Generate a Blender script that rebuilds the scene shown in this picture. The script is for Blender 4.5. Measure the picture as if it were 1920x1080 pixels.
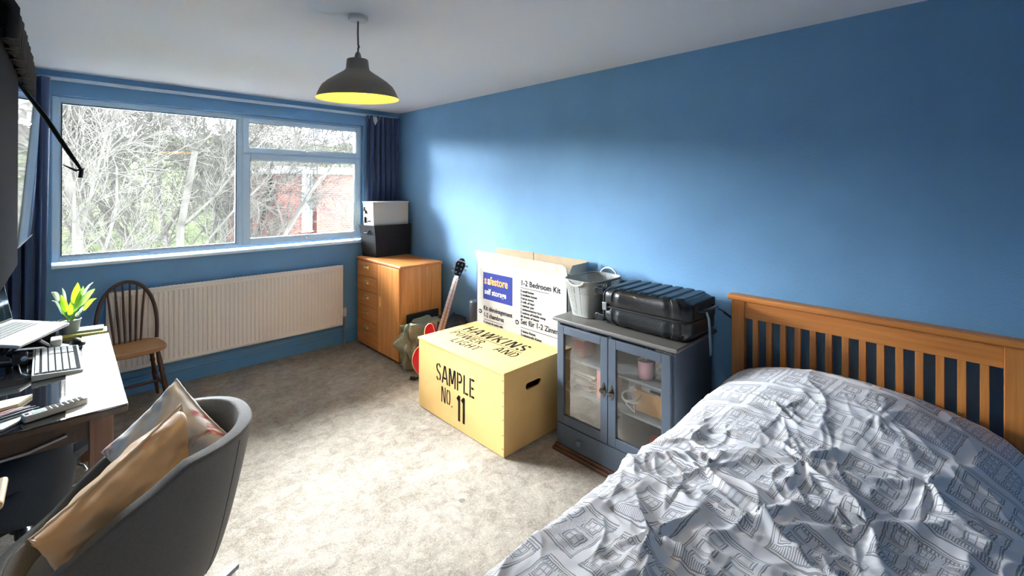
import bpy, bmesh, math, random
import numpy as np
from math import sin, cos, pi, radians
from mathutils import Vector, Matrix, Euler

S = bpy.context.scene
for o in list(bpy.data.objects): bpy.data.objects.remove(o)
COL = S.collection

# ---------------------------------------------------------------- camera
cam = bpy.data.cameras.new('camera'); camo = bpy.data.objects.new('camera', cam); COL.objects.link(camo)
cam.sensor_width = 36; cam.lens = 857.06/1920*36; cam.shift_y = -0.09996; cam.clip_start = .02; cam.clip_end = 400
camo.matrix_world = Matrix.Translation((0, 0, 1.5954)) @ Matrix.Rotation(-radians(44.163), 4, 'Z') @ \
    Matrix.Rotation(radians(90.091), 4, 'X') @ Matrix.Rotation(radians(.165), 4, 'Z')
S.camera = camo
# ---------------------------------------------------------------- colour
S.view_settings.view_transform = 'Standard'; S.view_settings.look = 'None'
S.view_settings.gamma = 1; S.view_settings.use_curve_mapping = False
S.view_settings.exposure = 2.72
# ---------------------------------------------------------------- sky and sun
w = bpy.data.worlds.new('World'); S.world = w; w.use_nodes = True
bgn = w.node_tree.nodes['Background']
bgn.inputs[0].default_value = (.84, .93, 1, 1); bgn.inputs[1].default_value = 32
sun = bpy.data.lights.new('sun', 'SUN'); suno = bpy.data.objects.new('sun', sun); COL.objects.link(suno)
sun.energy = 5.5; sun.angle = radians(70); sun.color = (1, .97, .93)
suno.rotation_euler = Vector((.64, -.66, -.38)).to_track_quat('-Z', 'Y').to_euler()
# portal in the window opening: guides the sampling of the sky, gives no light of its own
pl = bpy.data.lights.new('window_portal', 'AREA'); plo = bpy.data.objects.new('window_portal', pl); COL.objects.link(plo)
pl.shape = 'RECTANGLE'; pl.size = 2.3; pl.size_y = 1.2; pl.cycles.is_portal = True
plo.location = (1.07, 4.66, 1.62); plo.rotation_euler = (radians(-90), 0, 0)
S.cycles.max_bounces = 10; S.cycles.diffuse_bounces = 6; S.cycles.transparent_max_bounces = 16
S.cycles.sample_clamp_indirect = 8

XR, YW, ZC = 2.6466, 4.534, 2.4
XL, YF = -0.62, -1.05

# ---------------------------------------------------------------- helpers
def lin(c):
    if isinstance(c, str):
        c = tuple(int(c[i:i+2], 16) for i in (0, 2, 4))
    return tuple(((v/255)/12.92 if v/255 <= .04045 else ((v/255+.055)/1.055)**2.4) for v in c) + (1,)

class Sock:
    """node maths written as expressions"""
    nt = None
    def __init__(s, o): s.o = o
    @staticmethod
    def op(op, *a):
        n = Sock.nt.nodes.new('ShaderNodeMath'); n.operation = op
        for i, x in enumerate(a):
            if isinstance(x, Sock): Sock.nt.links.new(x.o, n.inputs[i])
            else: n.inputs[i].default_value = x
        return Sock(n.outputs[0])
    def __add__(s, b): return Sock.op('ADD', s, b)
    def __radd__(s, b): return Sock.op('ADD', b, s)
    def __sub__(s, b): return Sock.op('SUBTRACT', s, b)
    def __rsub__(s, b): return Sock.op('SUBTRACT', b, s)
    def __mul__(s, b): return Sock.op('MULTIPLY', s, b)
    def __rmul__(s, b): return Sock.op('MULTIPLY', b, s)
    def __truediv__(s, b): return Sock.op('DIVIDE', s, b)
def fl(a): return Sock.op('FLOOR', a)
def fr(a): return Sock.op('FRACT', a)
def ab(a): return Sock.op('ABSOLUTE', a)
def lt(a, b): return Sock.op('LESS_THAN', a, b)
def gt(a, b): return Sock.op('GREATER_THAN', a, b)
def mx(a, b): return Sock.op('MAXIMUM', a, b)
def mn(a, b): return Sock.op('MINIMUM', a, b)
def near(a, c, wd): return lt(ab(a-c), wd)
def between(a, lo, hi): return gt(a, lo)*lt(a, hi)

MATS = {}
def newmat(name):
    m = bpy.data.materials.new(name); m.use_nodes = True
    nt = m.node_tree; b = nt.nodes['Principled BSDF']; return m, nt, b
def mat(name, col, rough=.5, metal=0, spec=.5, bump=0, bscale=40, var=0, vscale=6, coat=0, sheen=0, ior=None, stretch=None, trans=0, sss=0):
    if name in MATS: return MATS[name]
    m, nt, b = newmat(name)
    c = lin(col)
    b.inputs['Base Color'].default_value = c; b.inputs['Roughness'].default_value = rough
    b.inputs['Metallic'].default_value = metal; b.inputs['Specular IOR Level'].default_value = spec
    b.inputs['Coat Weight'].default_value = coat; b.inputs['Sheen Weight'].default_value = sheen
    b.inputs['Transmission Weight'].default_value = trans
    if ior: b.inputs['IOR'].default_value = ior
    L = nt.links.new
    if bump or var:
        tc = nt.nodes.new('ShaderNodeTexCoord'); mp = nt.nodes.new('ShaderNodeMapping')
        L(tc.outputs['Object'], mp.inputs[0])
        if stretch: mp.inputs['Scale'].default_value = stretch
    if var:
        n = nt.nodes.new('ShaderNodeTexNoise'); n.inputs['Scale'].default_value = vscale; n.inputs['Detail'].default_value = 5
        L(mp.outputs[0], n.inputs[0])
        r = nt.nodes.new('ShaderNodeValToRGB'); L(n.outputs['Fac'], r.inputs[0])
        r.color_ramp.elements[0].position = .3; r.color_ramp.elements[1].position = .7
        r.color_ramp.elements[0].color = tuple(v*(1-var) for v in c[:3])+(1,)
        r.color_ramp.elements[1].color = tuple(min(1, v*(1+var)) for v in c[:3])+(1,)
        L(r.outputs[0], b.inputs['Base Color'])
    if bump:
        n = nt.nodes.new('ShaderNodeTexNoise'); n.inputs['Scale'].default_value = bscale; n.inputs['Detail'].default_value = 4
        L(mp.outputs[0], n.inputs[0])
        bp = nt.nodes.new('ShaderNodeBump'); bp.inputs['Strength'].default_value = bump; bp.inputs['Distance'].default_value = .01
        L(n.outputs['Fac'], bp.inputs['Height']); L(bp.outputs[0], b.inputs['Normal'])
    MATS[name] = m; return m

def wood(name, c1, c2, axis='z', rough=.45, scale=1, coat=0, knots=False):
    """grain running along the given object axis"""
    if name in MATS: return MATS[name]
    m, nt, b = newmat(name); L = nt.links.new
    tc = nt.nodes.new('ShaderNodeTexCoord'); mp = nt.nodes.new('ShaderNodeMapping'); L(tc.outputs['Object'], mp.inputs[0])
    k = {'x': (1.2, 22, 22), 'y': (22, 1.2, 22), 'z': (22, 22, 1.2)}[axis]
    mp.inputs['Scale'].default_value = tuple(v*scale for v in k)
    n = nt.nodes.new('ShaderNodeTexNoise'); n.inputs['Scale'].default_value = 1; n.inputs['Detail'].default_value = 7
    n.inputs['Roughness'].default_value = .6; n.inputs['Distortion'].default_value = .6
    L(mp.outputs[0], n.inputs[0])
    mp2 = nt.nodes.new('ShaderNodeMapping'); L(tc.outputs['Object'], mp2.inputs[0])
    mp2.inputs['Scale'].default_value = tuple(v*scale*(4 if v > 5 else 2.5) for v in k)
    n2 = nt.nodes.new('ShaderNodeTexNoise'); n2.inputs['Scale'].default_value = 1; n2.inputs['Detail'].default_value = 4; L(mp2.outputs[0], n2.inputs[0])
    r = nt.nodes.new('ShaderNodeValToRGB'); r.color_ramp.elements[0].position = .33; r.color_ramp.elements[1].position = .66
    r.color_ramp.elements[0].color = lin(c1); r.color_ramp.elements[1].color = lin(c2)
    Sock.nt = nt
    s = Sock(n.outputs['Fac'])*.65 + Sock(n2.outputs['Fac'])*.35
    L(s.o, r.inputs[0]); L(r.outputs[0], b.inputs['Base Color'])
    bp = nt.nodes.new('ShaderNodeBump'); bp.inputs['Strength'].default_value = .12; bp.inputs['Distance'].default_value = .003
    L(s.o, bp.inputs['Height']); L(bp.outputs[0], b.inputs['Normal'])
    b.inputs['Roughness'].default_value = rough; b.inputs['Coat Weight'].default_value = coat; b.inputs['Coat Roughness'].default_value = .15
    MATS[name] = m; return m

def glass(name, tint=(1, 1, 1), refl=1.0):
    """thin sheet of glass: clear, with fresnel reflection"""
    if name in MATS: return MATS[name]
    m, nt, b = newmat(name); nt.nodes.remove(b); L = nt.links.new
    out = nt.nodes['Material Output']
    t = nt.nodes.new('ShaderNodeBsdfTransparent'); t.inputs[0].default_value = tint+(1,)
    g = nt.nodes.new('ShaderNodeBsdfGlossy'); g.inputs['Roughness'].default_value = .02
    f = nt.nodes.new('ShaderNodeFresnel'); f.inputs[0].default_value = 1.5
    Sock.nt = nt; k = mn(Sock(f.outputs[0])*refl, 1.0)
    mixn = nt.nodes.new('ShaderNodeMixShader'); L(k.o, mixn.inputs[0]); L(t.outputs[0], mixn.inputs[1]); L(g.outputs[0], mixn.inputs[2])
    L(mixn.outputs[0], out.inputs[0]); MATS[name] = m; return m

def emit(name, col, st):
    if name in MATS: return MATS[name]
    m, nt, b = newmat(name)
    b.inputs['Base Color'].default_value = lin(col); b.inputs['Emission Color'].default_value = lin(col)
    b.inputs['Emission Strength'].default_value = st; MATS[name] = m; return m

class MB:
    def __init__(s): s.bm = bmesh.new()
    def quad(s, pts):
        vs = [s.bm.verts.new(p) for p in pts]
        try: s.bm.faces.new(vs)
        except ValueError: pass
        return s
    def box(s, x0, x1, y0, y1, z0, z1, M=None):
        v = [Vector((x, y, z)) for z in (z0, z1) for y in (y0, y1) for x in (x0, x1)]
        if M: v = [M @ p for p in v]
        v = [s.bm.verts.new(p) for p in v]
        for f in ((0, 2, 3, 1), (4, 5, 7, 6), (0, 1, 5, 4), (2, 6, 7, 3), (0, 4, 6, 2), (1, 3, 7, 5)):
            s.bm.faces.new([v[i] for i in f])
        return s
    def tube(s, pts, r, n=10, closed=False, cap=True, sq=None):
        pts = [Vector(p) for p in pts]; N = len(pts)
        rs = r if isinstance(r, (list, tuple)) else [r]*N
        rings = []; up = None
        for i, p in enumerate(pts):
            a = pts[(i-1) % N] if (closed or i > 0) else p
            b = pts[(i+1) % N] if (closed or i < N-1) else p
            t = (b-a).normalized() if (b-a).length > 1e-9 else Vector((0, 0, 1))
            if up is None:
                up = t.orthogonal().normalized() if abs(t.z) > .9 else (Vector((0, 0, 1))-t*t.z).normalized()
            else:
                up = (up - t*up.dot(t)); up = up.normalized() if up.length > 1e-6 else t.orthogonal().normalized()
            sd = t.cross(up)
            k = sq or (1, 1)
            rings.append([s.bm.verts.new(p + (up*cos(2*pi*j/n)*k[0] + sd*sin(2*pi*j/n)*k[1])*rs[i]) for j in range(n)])
        for i in range(N if closed else N-1):
            A, B = rings[i], rings[(i+1) % N]
            for j in range(n): s.bm.faces.new((A[j], A[(j+1) % n], B[(j+1) % n], B[j]))
        if cap and not closed:
            s.bm.faces.new(list(reversed(rings[0]))); s.bm.faces.new(rings[-1])
        return s
    def cyl(s, p0, p1, r0, r1=None, n=20): return s.tube([p0, p1], [r0, r0 if r1 is None else r1], n)
    def lathe(s, prof, c=(0, 0, 0), n=40, M=None, close=False):
        rings = []
        for (r, z) in prof:
            if r < 1e-6:
                p = Vector((0, 0, z)); p = M @ p if M else p
                rings.append([s.bm.verts.new(p+Vector(c))])
            else:
                ring = []
                for j in range(n):
                    p = Vector((r*cos(2*pi*j/n), r*sin(2*pi*j/n), z)); p = M @ p if M else p
                    ring.append(s.bm.verts.new(p+Vector(c)))
                rings.append(ring)
        for A, B in zip(rings, rings[1:]):
            for j in range(n):
                if len(A) == 1 and len(B) == 1: continue
                if len(A) == 1: s.bm.faces.new((A[0], B[j], B[(j+1) % n]))
                elif len(B) == 1: s.bm.faces.new((A[j], B[0], A[(j+1) % n]))
                else: s.bm.faces.new((A[j], B[j], B[(j+1) % n], A[(j+1) % n]))
        return s
    def prism(s, poly, f0, f1):
        """poly in 2D, f0 and f1 map a 2D point to the two end planes"""
        a = [s.bm.verts.new(f0(p)) for p in poly]; b = [s.bm.verts.new(f1(p)) for p in poly]
        s.bm.faces.new(list(reversed(a))); s.bm.faces.new(b); n = len(poly)
        for i in range(n): s.bm.faces.new((a[i], a[(i+1) % n], b[(i+1) % n], b[i]))
        return s
    def grid(s, fn, nu, nv, wrap=False):
        V = [[s.bm.verts.new(fn(i/nu, j/nv)) for j in range(nv+1)] for i in range(nu if wrap else nu+1)]
        for i in range(nu):
            A, B = V[i], V[(i+1) % len(V)]
            for j in range(nv): s.bm.faces.new((A[j], B[j], B[j+1], A[j+1]))
        return s
    def mesh(s, fix=True):
        if fix: bmesh.ops.recalc_face_normals(s.bm, faces=s.bm.faces)
        me = bpy.data.meshes.new('m'); s.bm.to_mesh(me); s.bm.free(); return me

def rootof(o):
    while o.parent: o = o.parent
    return o
def link(name, me, m, parent=None, bevel=0, smooth=None, world=True, solid=0, subsurf=0, label=None, fix=True, seg=2):
    """link one mesh object; its coordinates are given in the world and moved into the frame of its thing"""
    if isinstance(me, MB): me = me.mesh(fix)
    o = bpy.data.objects.new(name, me); me.name = name
    COL.objects.link(o)
    if m: me.materials.append(m)
    if parent:
        if world: me.transform(Matrix.Translation(-rootof(parent).location))
        o.parent = parent
    if smooth is not None:
        me.shade_smooth()
        if smooth: me.set_sharp_from_angle(angle=radians(smooth))
    if solid:
        q = o.modifiers.new('solid', 'SOLIDIFY'); q.thickness = solid; q.offset = 0
    if subsurf:
        q = o.modifiers.new('sub', 'SUBSURF'); q.levels = subsurf; q.render_levels = subsurf
    if bevel:
        q = o.modifiers.new('bevel', 'BEVEL'); q.width = bevel; q.segments = seg; q.limit_method = 'ANGLE'; q.angle_limit = radians(40)
    if label: o['label'] = label
    return o
def tag(o, label, cat, group=None, kind=None):
    o['label'] = label; o['category'] = cat
    if group: o['group'] = group
    if kind: o['kind'] = kind
    return o
def thing(name, label, cat, loc=(0, 0, 0), rz=0, group=None, kind=None):
    o = bpy.data.objects.new(name, None); COL.objects.link(o); o.location = loc; o.rotation_euler = (0, 0, rz)
    o.empty_display_size = .1
    return tag(o, label, cat, group, kind)
def text(string, size, bold=0.0, align='LEFT', space=1.0, xs=1.0):
    """flat letters as a mesh lying in x (right), y (up)"""
    c = bpy.data.curves.new('t', 'FONT'); c.body = string; c.size = size; c.offset = bold; c.align_x = align
    c.extrude = .0004; c.space_character = space; c.resolution_u = 3
    o = bpy.data.objects.new('t', c); COL.objects.link(o)
    bpy.context.view_layer.update()
    me = bpy.data.meshes.new_from_object(o.evaluated_get(bpy.context.evaluated_depsgraph_get()))
    bpy.data.objects.remove(o); me.transform(Matrix.Diagonal((xs, 1, 1, 1))); return me
def join(meshes):
    bm = bmesh.new()
    for me in meshes: bm.from_mesh(me)
    out = bpy.data.meshes.new('j'); bm.to_mesh(out); bm.free(); return out
def onplane(me, org, ex, ey):
    ex, ey = Vector(ex).normalized(), Vector(ey).normalized(); ez = ex.cross(ey)
    M = Matrix.Translation(org) @ Matrix((ex, ey, ez)).transposed().to_4x4(); me.transform(M); return me

# ---------------------------------------------------------------- materials
M_blue = mat('blue_wall_paint', '76A4CC', .62, bump=.25, bscale=160, var=.05, vscale=3, spec=.3)
M_ceil = mat('ceiling_paint', 'ECEDF0', .9, bump=.2, bscale=220, spec=.2)
M_white = mat('white_plastic', 'C9D8E2', .3)
M_blueframe = mat('window_frame_plastic', 'CFE6F6', .32)
M_rad = mat('radiator_enamel', 'F2E9DE', .35)
M_black = mat('black_plastic', '17181A', .35)
M_blackm = mat('black_matt', '1B1B1D', .8, bump=.3, bscale=90)
M_chrome = mat('chrome', 'D8DADC', .16, metal=1)
M_silver = mat('silver_metal', 'B9BABC', .35, metal=1)
M_brass = mat('brass', 'D8B878', .3, metal=1)
M_oak = wood('oak_z', 'BE6F32', 'E39B50', 'z', .42)
M_oaky = wood('oak_y', 'BE6F32', 'E0964C', 'y', .42)
M_teakz = wood('teak_z', 'C07434', 'E8A056', 'z', .4)
M_teaky = wood('teak_y', 'B2682C', 'D88C46', 'y', .4)
M_ply = mat('birch_plywood', 'DDB472', .7, spec=.25, var=.10, vscale=3.5, bump=.08, bscale=60, stretch=(1, 1, 1))
M_glass = glass('thin_glass')
M_glass2 = glass('cabinet_glass', refl=.6)
M_ink = mat('stencil_ink', '1A1611', .9, spec=.1)
M_papw = mat('white_paper', 'D8D7D3', .7)

def carpet():
    m, nt, b = newmat('carpet'); L = nt.links.new
    tc = nt.nodes.new('ShaderNodeTexCoord')
    def noise(sc, d, rough=.6, dist=0):
        n = nt.nodes.new('ShaderNodeTexNoise'); n.inputs['Scale'].default_value = sc; n.inputs['Detail'].default_value = d
        n.inputs['Roughness'].default_value = rough; n.inputs['Distortion'].default_value = dist
        L(tc.outputs['Object'], n.inputs[0]); return Sock(n.outputs['Fac'])
    Sock.nt = nt
    fine = noise(115, 4, .75, 1.2); mid = noise(16, 3, .6, .8); big = noise(2.6, 2)
    s = fine*.5 + mid*.28 + big*.22
    r = nt.nodes.new('ShaderNodeValToRGB'); L(s.o, r.inputs[0])
    r.color_ramp.elements[0].position = .38; r.color_ramp.elements[0].color = lin('74685B')
    r.color_ramp.elements[1].position = .60; r.color_ramp.elements[1].color = lin('B9AFA0')
    # the small dark stain by the bed
    mp = nt.nodes.new('ShaderNodeMapping'); L(tc.outputs['Object'], mp.inputs[0]); mp.inputs['Location'].default_value = (-1.44, -1.84, 0)
    ln = nt.nodes.new('ShaderNodeVectorMath'); ln.operation = 'LENGTH'; L(mp.outputs[0], ln.inputs[0])
    st = lt(Sock(ln.outputs['Value']) + fine*.03, .032)
    mixc = nt.nodes.new('ShaderNodeMix'); mixc.data_type = 'RGBA'; L((st*.55).o, mixc.inputs[0]); L(r.outputs[0], mixc.inputs[6]); mixc.inputs[7].default_value = lin('4A4038')
    L(mixc.outputs[2], b.inputs['Base Color'])
    b.inputs['Roughness'].default_value = 1; b.inputs['Specular IOR Level'].default_value = .05
    b.inputs['Sheen Weight'].default_value = .15
    bp = nt.nodes.new('ShaderNodeBump'); bp.inputs['Strength'].default_value = .9; bp.inputs['Distance'].default_value = .014
    L((fine*.6 + mid*.5).o, bp.inputs['Height']); L(bp.outputs[0], b.inputs['Normal'])
    return m

# ================================================================ THE ROOM
def struct(name, mb, m, label, cat, **k):
    return tag(link(name, mb, m, **k), label, cat, kind='structure')
struct('floor', MB().box(XL-.1, XR+.1, YF-.1, YW+.1, -.08, 0), carpet(), 'cream deep pile carpet with a small dark stain', 'carpet')
struct('ceiling', MB().box(XL-.1, XR+.1, YF-.1, YW+.3, ZC, ZC+.1), M_ceil, 'plain white painted ceiling', 'ceiling')
struct('wall_right', MB().box(XR, XR+.12, YF-.1, YW+.3, 0, ZC), M_blue, 'long bright blue wall behind the bed headboard', 'wall')
struct('wall_left', MB().box(XL-.12, XL, YF-.1, YW+.3, 0, ZC), M_blue, 'blue wall beside the desk', 'wall')
struct('wall_front', MB().box(XL-.1, XR+.1, YF-.12, YF, 0, ZC), M_blue, 'blue wall behind the camera', 'wall')
WX0, WX1, WZ0, WZ1 = -.083, 2.225, 1.02, 2.228       # opening
TH = .24
wb = MB()
wb.box(XL-.1, WX0, YW, YW+TH, 0, ZC).box(WX1, XR, YW, YW+TH, 0, ZC).box(WX0, WX1, YW, YW+TH, 0, WZ0).box(WX0, WX1, YW, YW+TH, WZ1, ZC)
struct('wall_back', wb, M_blue, 'blue wall around the wide window above the radiator', 'wall')
def skirt(p, q, nrm):
    """skirting board with a stepped top, from p to q at floor level"""
    prof = [(0, 0), (.018, 0), (.018, .085), (.013, .09), (.013, .098), (.017, .103), (.010, .118), (0, .125)]
    n = Vector(nrm)
    return MB().prism(prof, lambda a: Vector(p)+n*a[0]+Vector((0, 0, a[1])), lambda a: Vector(q)+n*a[0]+Vector((0, 0, a[1])))
M_skirt = mat('skirting_paint', '5F98C6', .4)
struct('baseboard_back', skirt((XL, YW, 0), (XR, YW, 0), (0, -1, 0)), M_skirt, 'blue skirting board under the radiator', 'skirting board')
struct('baseboard_right', skirt((XR, YF, 0), (XR, YW-.018, 0), (-1, 0, 0)), M_skirt, 'blue skirting board along the headboard wall', 'skirting board')
# pipe chase under the radiator: a square blue boxing strip
struct('trim_1', MB().box(XL, 2.02, YW-.03, YW, .165, .195), M_skirt, 'thin blue pipe boxing strip above the skirting board', 'trim', bevel=.006)

# window: fixed pane on the left, small top light over a larger lower light on the right
FY0, FY1 = YW+.055, YW+.125
win = thing('window_1', 'wide white plastic window of three panes looking onto bare trees', 'window', (1.07, FY0, WZ0), kind='structure')
def ring(mb, x0, x1, z0, z1, t, y0, y1):
    mb.box(x0, x0+t, y0, y1, z0, z1).box(x1-t, x1, y0, y1, z0, z1).box(x0+t, x1-t, y0, y1, z0, z0+t).box(x0+t, x1-t, y0, y1, z1-t, z1)
fm = MB(); ring(fm, WX0, WX1, WZ0+.022, WZ1, .036, FY0, FY1); fm.box(1.082, 1.142, FY0, FY1, WZ0+.05, WZ1-.03); fm.box(1.142, WX1-.03, FY0, FY1, 1.868, 1.905)
link('frame', fm, M_blueframe, win, bevel=.004)
def bead(x0, x1, z0, z1): mb = MB(); ring(mb, x0, x1, z0, z1, .022, FY0+.006, FY0+.03); return link('glazing_bead', mb, M_blueframe, win, bevel=.004)
bead(WX0+.028, 1.082, WZ0+.05, WZ1-.03)
def sash(x0, x1, z0, z1, n=.05):
    mb = MB(); ring(mb, x0, x1, z0, z1, n, FY0-.018, FY0+.03)
    o = link('sash', mb, M_blueframe, win, bevel=.006)
    mb = MB(); ring(mb, x0+n-.004, x1-n+.004, z0+n-.004, z1-n+.004, .006, FY0-.010, FY0+.02); link('seal', mb, M_black, o)
    return o
s1 = sash(1.115, 2.208, 1.905-.012, WZ1-.022, .046); s2 = sash(1.115, 2.208, WZ0+.045, 1.868+.012, .056)
mb = MB(); ring(mb, WX0+.046, 1.066, WZ0+.066, WZ1-.046, .006, FY0+.002, FY0+.02); link('seal', mb, M_black, win)
for (x0, x1, z0, z1) in ((WX0+.045, 1.07, WZ0+.06, WZ1-.045), (1.15, 2.17, 1.93, WZ1-.06), (1.16, 2.16, WZ0+.09, 1.84)):
    link('pane', MB().box(x0, x1, FY0+.015, FY0+.019, z0, z1), M_glass, win)
def handle(x, z, par):
    mb = MB().box(x-.05, x+.03, FY0-.026, FY0-.017, z-.012, z+.012)
    mb.tube([(x-.005, FY0-.02, z), (x-.005, FY0-.05, z), (x+.03, FY0-.056, z-.006), (x+.085, FY0-.052, z-.014)], [.010, .010, .009, .006], 10, sq=(1, .7))
    link('handle', mb, mat('handle_white', 'DDE6EA', .3), par, bevel=.002)
handle(1.66, 1.917, s1); handle(1.66, 1.094, s2)
link('trickle_vent', MB().box(.40, .47, FY0-.012, FY0, 1.058, 1.07), M_white, win, bevel=.003)
M_sill = mat('sill_gloss_paint', 'DCE9F0', .25)
struct('trim_2', MB().box(WX0-.0, WX1+.0, YW-.035, FY0+.01, WZ0-.012, WZ0+.012), M_sill, 'white gloss window sill under the window', 'window sill', bevel=.005)

# curtain rail and curtains
rail = thing('curtain_rail', 'slim white curtain rail running above the whole window', 'curtain rail', (1.1, YW-.03, 2.34))
link('rail', MB().box(-.45, 2.60, YW-.045, YW-.03, 2.325, 2.35), M_white, rail, bevel=.003)
for x in (-.3, .35, 1.0, 1.65, 2.3): link('bracket', MB().box(x-.01, x+.01, YW-.032, YW, 2.33, 2.345), M_white, rail)
M_curt = mat('navy_curtain_fabric', '33486F', .85, bump=.3, bscale=300, sheen=.3)
M_lining = mat('curtain_lining', 'B9BCB8', .9)
def curtain(name, label, x0, x1, zb, n, seed, flare=0, amp=.032, back=0):
    random.seed(seed)
    ph = [random.uniform(-.6, .6) for _ in range(n*2+2)]
    c = thing(name, label, 'curtain', ((x0+x1)/2, YW-.085, zb))
    def f(u, v):
        z = zb + (2.335-zb)*v
        a = u*n*2*pi + ph[int(u*n)]*.5
        head = max(0, (v-.90)/.10)
        A = amp*(1-.25*head)*(1+.3*sin(u*9+seed))
        gather = 1 + flare*(1-v)
        xx = x0 + (x1-x0)*(.5+(u-.5)*gather) + .012*sin(a*2+v*2)
        y = YW-.085 + A*sin(a + .5*sin(v*4+u*5)) + .006*sin(a*3+1+v*7)*(1-head) + .012*head*sin(u*n*3*pi+seed)
        return (xx, min(y+back, YW-.03), z)
    link('drape', MB().grid(f, n*16, 60), M_curt, c, smooth=180, solid=.002)
    for i in range(n):
        x = x0+(x1-x0)*(i+.5)/n
        link('hook', MB().tube([(x, YW-.05, 2.30), (x, YW-.05, 2.332)], .003, 6), M_white, c)
    def fl_(u, v):
        return (x0+.035+.05*u+.01*v, YW-.128-.01*sin(u*pi), 2.215+(.115*v)*(1-abs(u-.5)*.8))
    if seed == 5: link('lining', MB().prism([(0, 1), (.35, .92), (.75, 1), (1, .55), (.5, 0), (.1, .45)], lambda p: Vector((x0+.03+.052*p[0], YW-.132, 2.225+.095*p[1])), lambda p: Vector((x0+.03+.052*p[0], YW-.130, 2.225+.095*p[1]))), M_lining, c)
    return c
curtain('curtain', 'navy curtain gathered in the corner behind the black bin', 2.235, 2.60, 1.02, 6, 5, amp=.024, back=.022)
curtain('curtain', 'long navy curtain hanging beside the wall screen', -.50, -.10, .05, 6, 2, flare=-.12)

# radiator
rad = thing('radiator', 'long white ribbed panel radiator under the window', 'radiator', (1.08, YW-.06, .2))
RX0, RX1, RZ0, RZ1, RY = .20, 1.972, .205, .808, 4.44
rp = MB(); n = 54
xs = [RX0+.02]; x = RX0+.02; W = (RX1-RX0-.04)/n
prof = []
for i in range(n):
    a = RX0+.02+i*W
    prof += [(a, 0), (a+W*.34, 0), (a+W*.46, .007), (a+W*.88, .007)]
prof.append((RX1-.02, 0))
def radface(zs):
    V = []
    for z, k in zs: V.append([rp.bm.verts.new((p[0], RY+.004+p[1]*k, z)) for p in prof])
    for A, B in zip(V, V[1:]):
        for j in range(len(prof)-1): rp.bm.faces.new((A[j], A[j+1], B[j+1], B[j]))
radface([(RZ0+.03, 0), (RZ0+.045, 1), (RZ1-.055, 1), (RZ1-.04, 0)])
link('front_panel', rp, M_rad, rad, smooth=35)
ed = MB(); ring(ed, RX0, RX1, RZ0, RZ1-.0, .024, RY, RY+.018)
ed.box(RX0+.02, RX1-.02, RY+.003, RY+.02, RZ1-.045, RZ1-.02).box(RX0+.02, RX1-.02, RY+.003, RY+.02, RZ0+.02, RZ0+.033)
ed.box(RX0+.01, RX1-.01, RY+.018, YW-.03, RZ0+.02, RZ1-.012)
link('casing', ed, M_rad, rad, bevel=.006)
gr = MB()
for i in range(60): gr.box(RX0+.03+i*.0288, RX0+.045+i*.0288, RY+.02, YW-.034, RZ1-.011, RZ1-.006)
link('top_grille', gr, M_rad, rad)
vv = thing  # noqa
vb = MB().lathe([(0, 0), (.017, 0), (.019, .01), (.017, .03), (.019, .035), (.019, .075), (.015, .085), (0, .087)], (2.002, 4.475, .285), 20)
vo = link('valve', vb, mat('white_enamel', 'E6E2DA', .4), rad, smooth=40)
link('pipe', MB().tube([(1.965, 4.475, .265), (2.0, 4.475, .265), (2.002, 4.475, .29)], .009, 10).tube([(2.002, 4.475, .27), (2.002, 4.475, .0)], .008, 10), M_silver, rad, smooth=40)

# ---------------------------------------------------------------- pendant lamp
LX, LY = .983, 2.062
lamp = thing('pendant_lamp', 'grey metal pendant lamp with a glowing yellow inside', 'ceiling lamp', (LX, LY, 2.4))
link('ceiling_rose', MB().lathe([(0, 2.4), (.036, 2.4), (.045, 2.397), (.046, 2.382), (.042, 2.376), (0, 2.374)], (LX, LY, 0)), mat('rose_plastic', 'D9D9D8', .4), lamp, smooth=35)
link('cord', MB().tube([(LX, LY, 2.376), (LX-.001, LY, 2.32), (LX+.001, LY, 2.262)], .0042, 8).tube([(LX+.001, LY, 2.262), (LX+.0045, LY, 2.255), (LX+.001, LY, 2.248)], .005, 8).tube([(LX+.001, LY, 2.25), (LX, LY, 2.225)], .0042, 8), mat('grey_flex', '55585C', .6), lamp, smooth=40)
link('lamp_holder', MB().lathe([(0, 2.23), (.006, 2.23), (.012, 2.222), (.016, 2.205), (.017, 2.185), (.017, 2.14), (0, 2.14)], (LX, LY, 0), 24), mat('holder_plastic', '8E9194', .4), lamp, smooth=40)
M_shade = mat('shade_grey', '857E74', .5, bump=.1, bscale=200)
Mt = Matrix.Translation((LX, LY, 2.1)) @ Matrix.Rotation(radians(-2.6), 4, Vector((-.6, .8, 0))) @ Matrix.Translation((0, 0, -2.1))
po = [(.012, 2.193), (.046, 2.193), (.0485, 2.189), (.051, 2.165), (.053, 2.148), (.060, 2.138), (.100, 2.112), (.135, 2.088), (.160, 2.066), (.172, 2.045), (.186, 2.012), (.1885, 2.008)]
link('shade', MB().lathe(po, n=72, M=Mt), M_shade, lamp, smooth=30, fix=False)
pi_ = [(r-.0022, z-.0015) for r, z in po]; pi_[-1] = (.1885, 2.008)
link('shade_lining', MB().lathe(pi_, n=72, M=Mt), mat('yellow_enamel', 'FFD23C', .45), lamp, smooth=30, fix=False, label='glowing yellow inside of the lamp shade')
link('bulb', MB().lathe([(0, 2.15), (.013, 2.148), (.014, 2.13), (.028, 2.10), (.031, 2.085), (.026, 2.067), (.012, 2.057), (0, 2.055)], (LX, LY, 0), 24), emit('bulb_glow', 'FFE9A8', 3), lamp, smooth=180)
bl = bpy.data.lights.new('bulb_light', 'POINT'); blo = bpy.data.objects.new('bulb_light', bl); COL.objects.link(blo)
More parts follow.
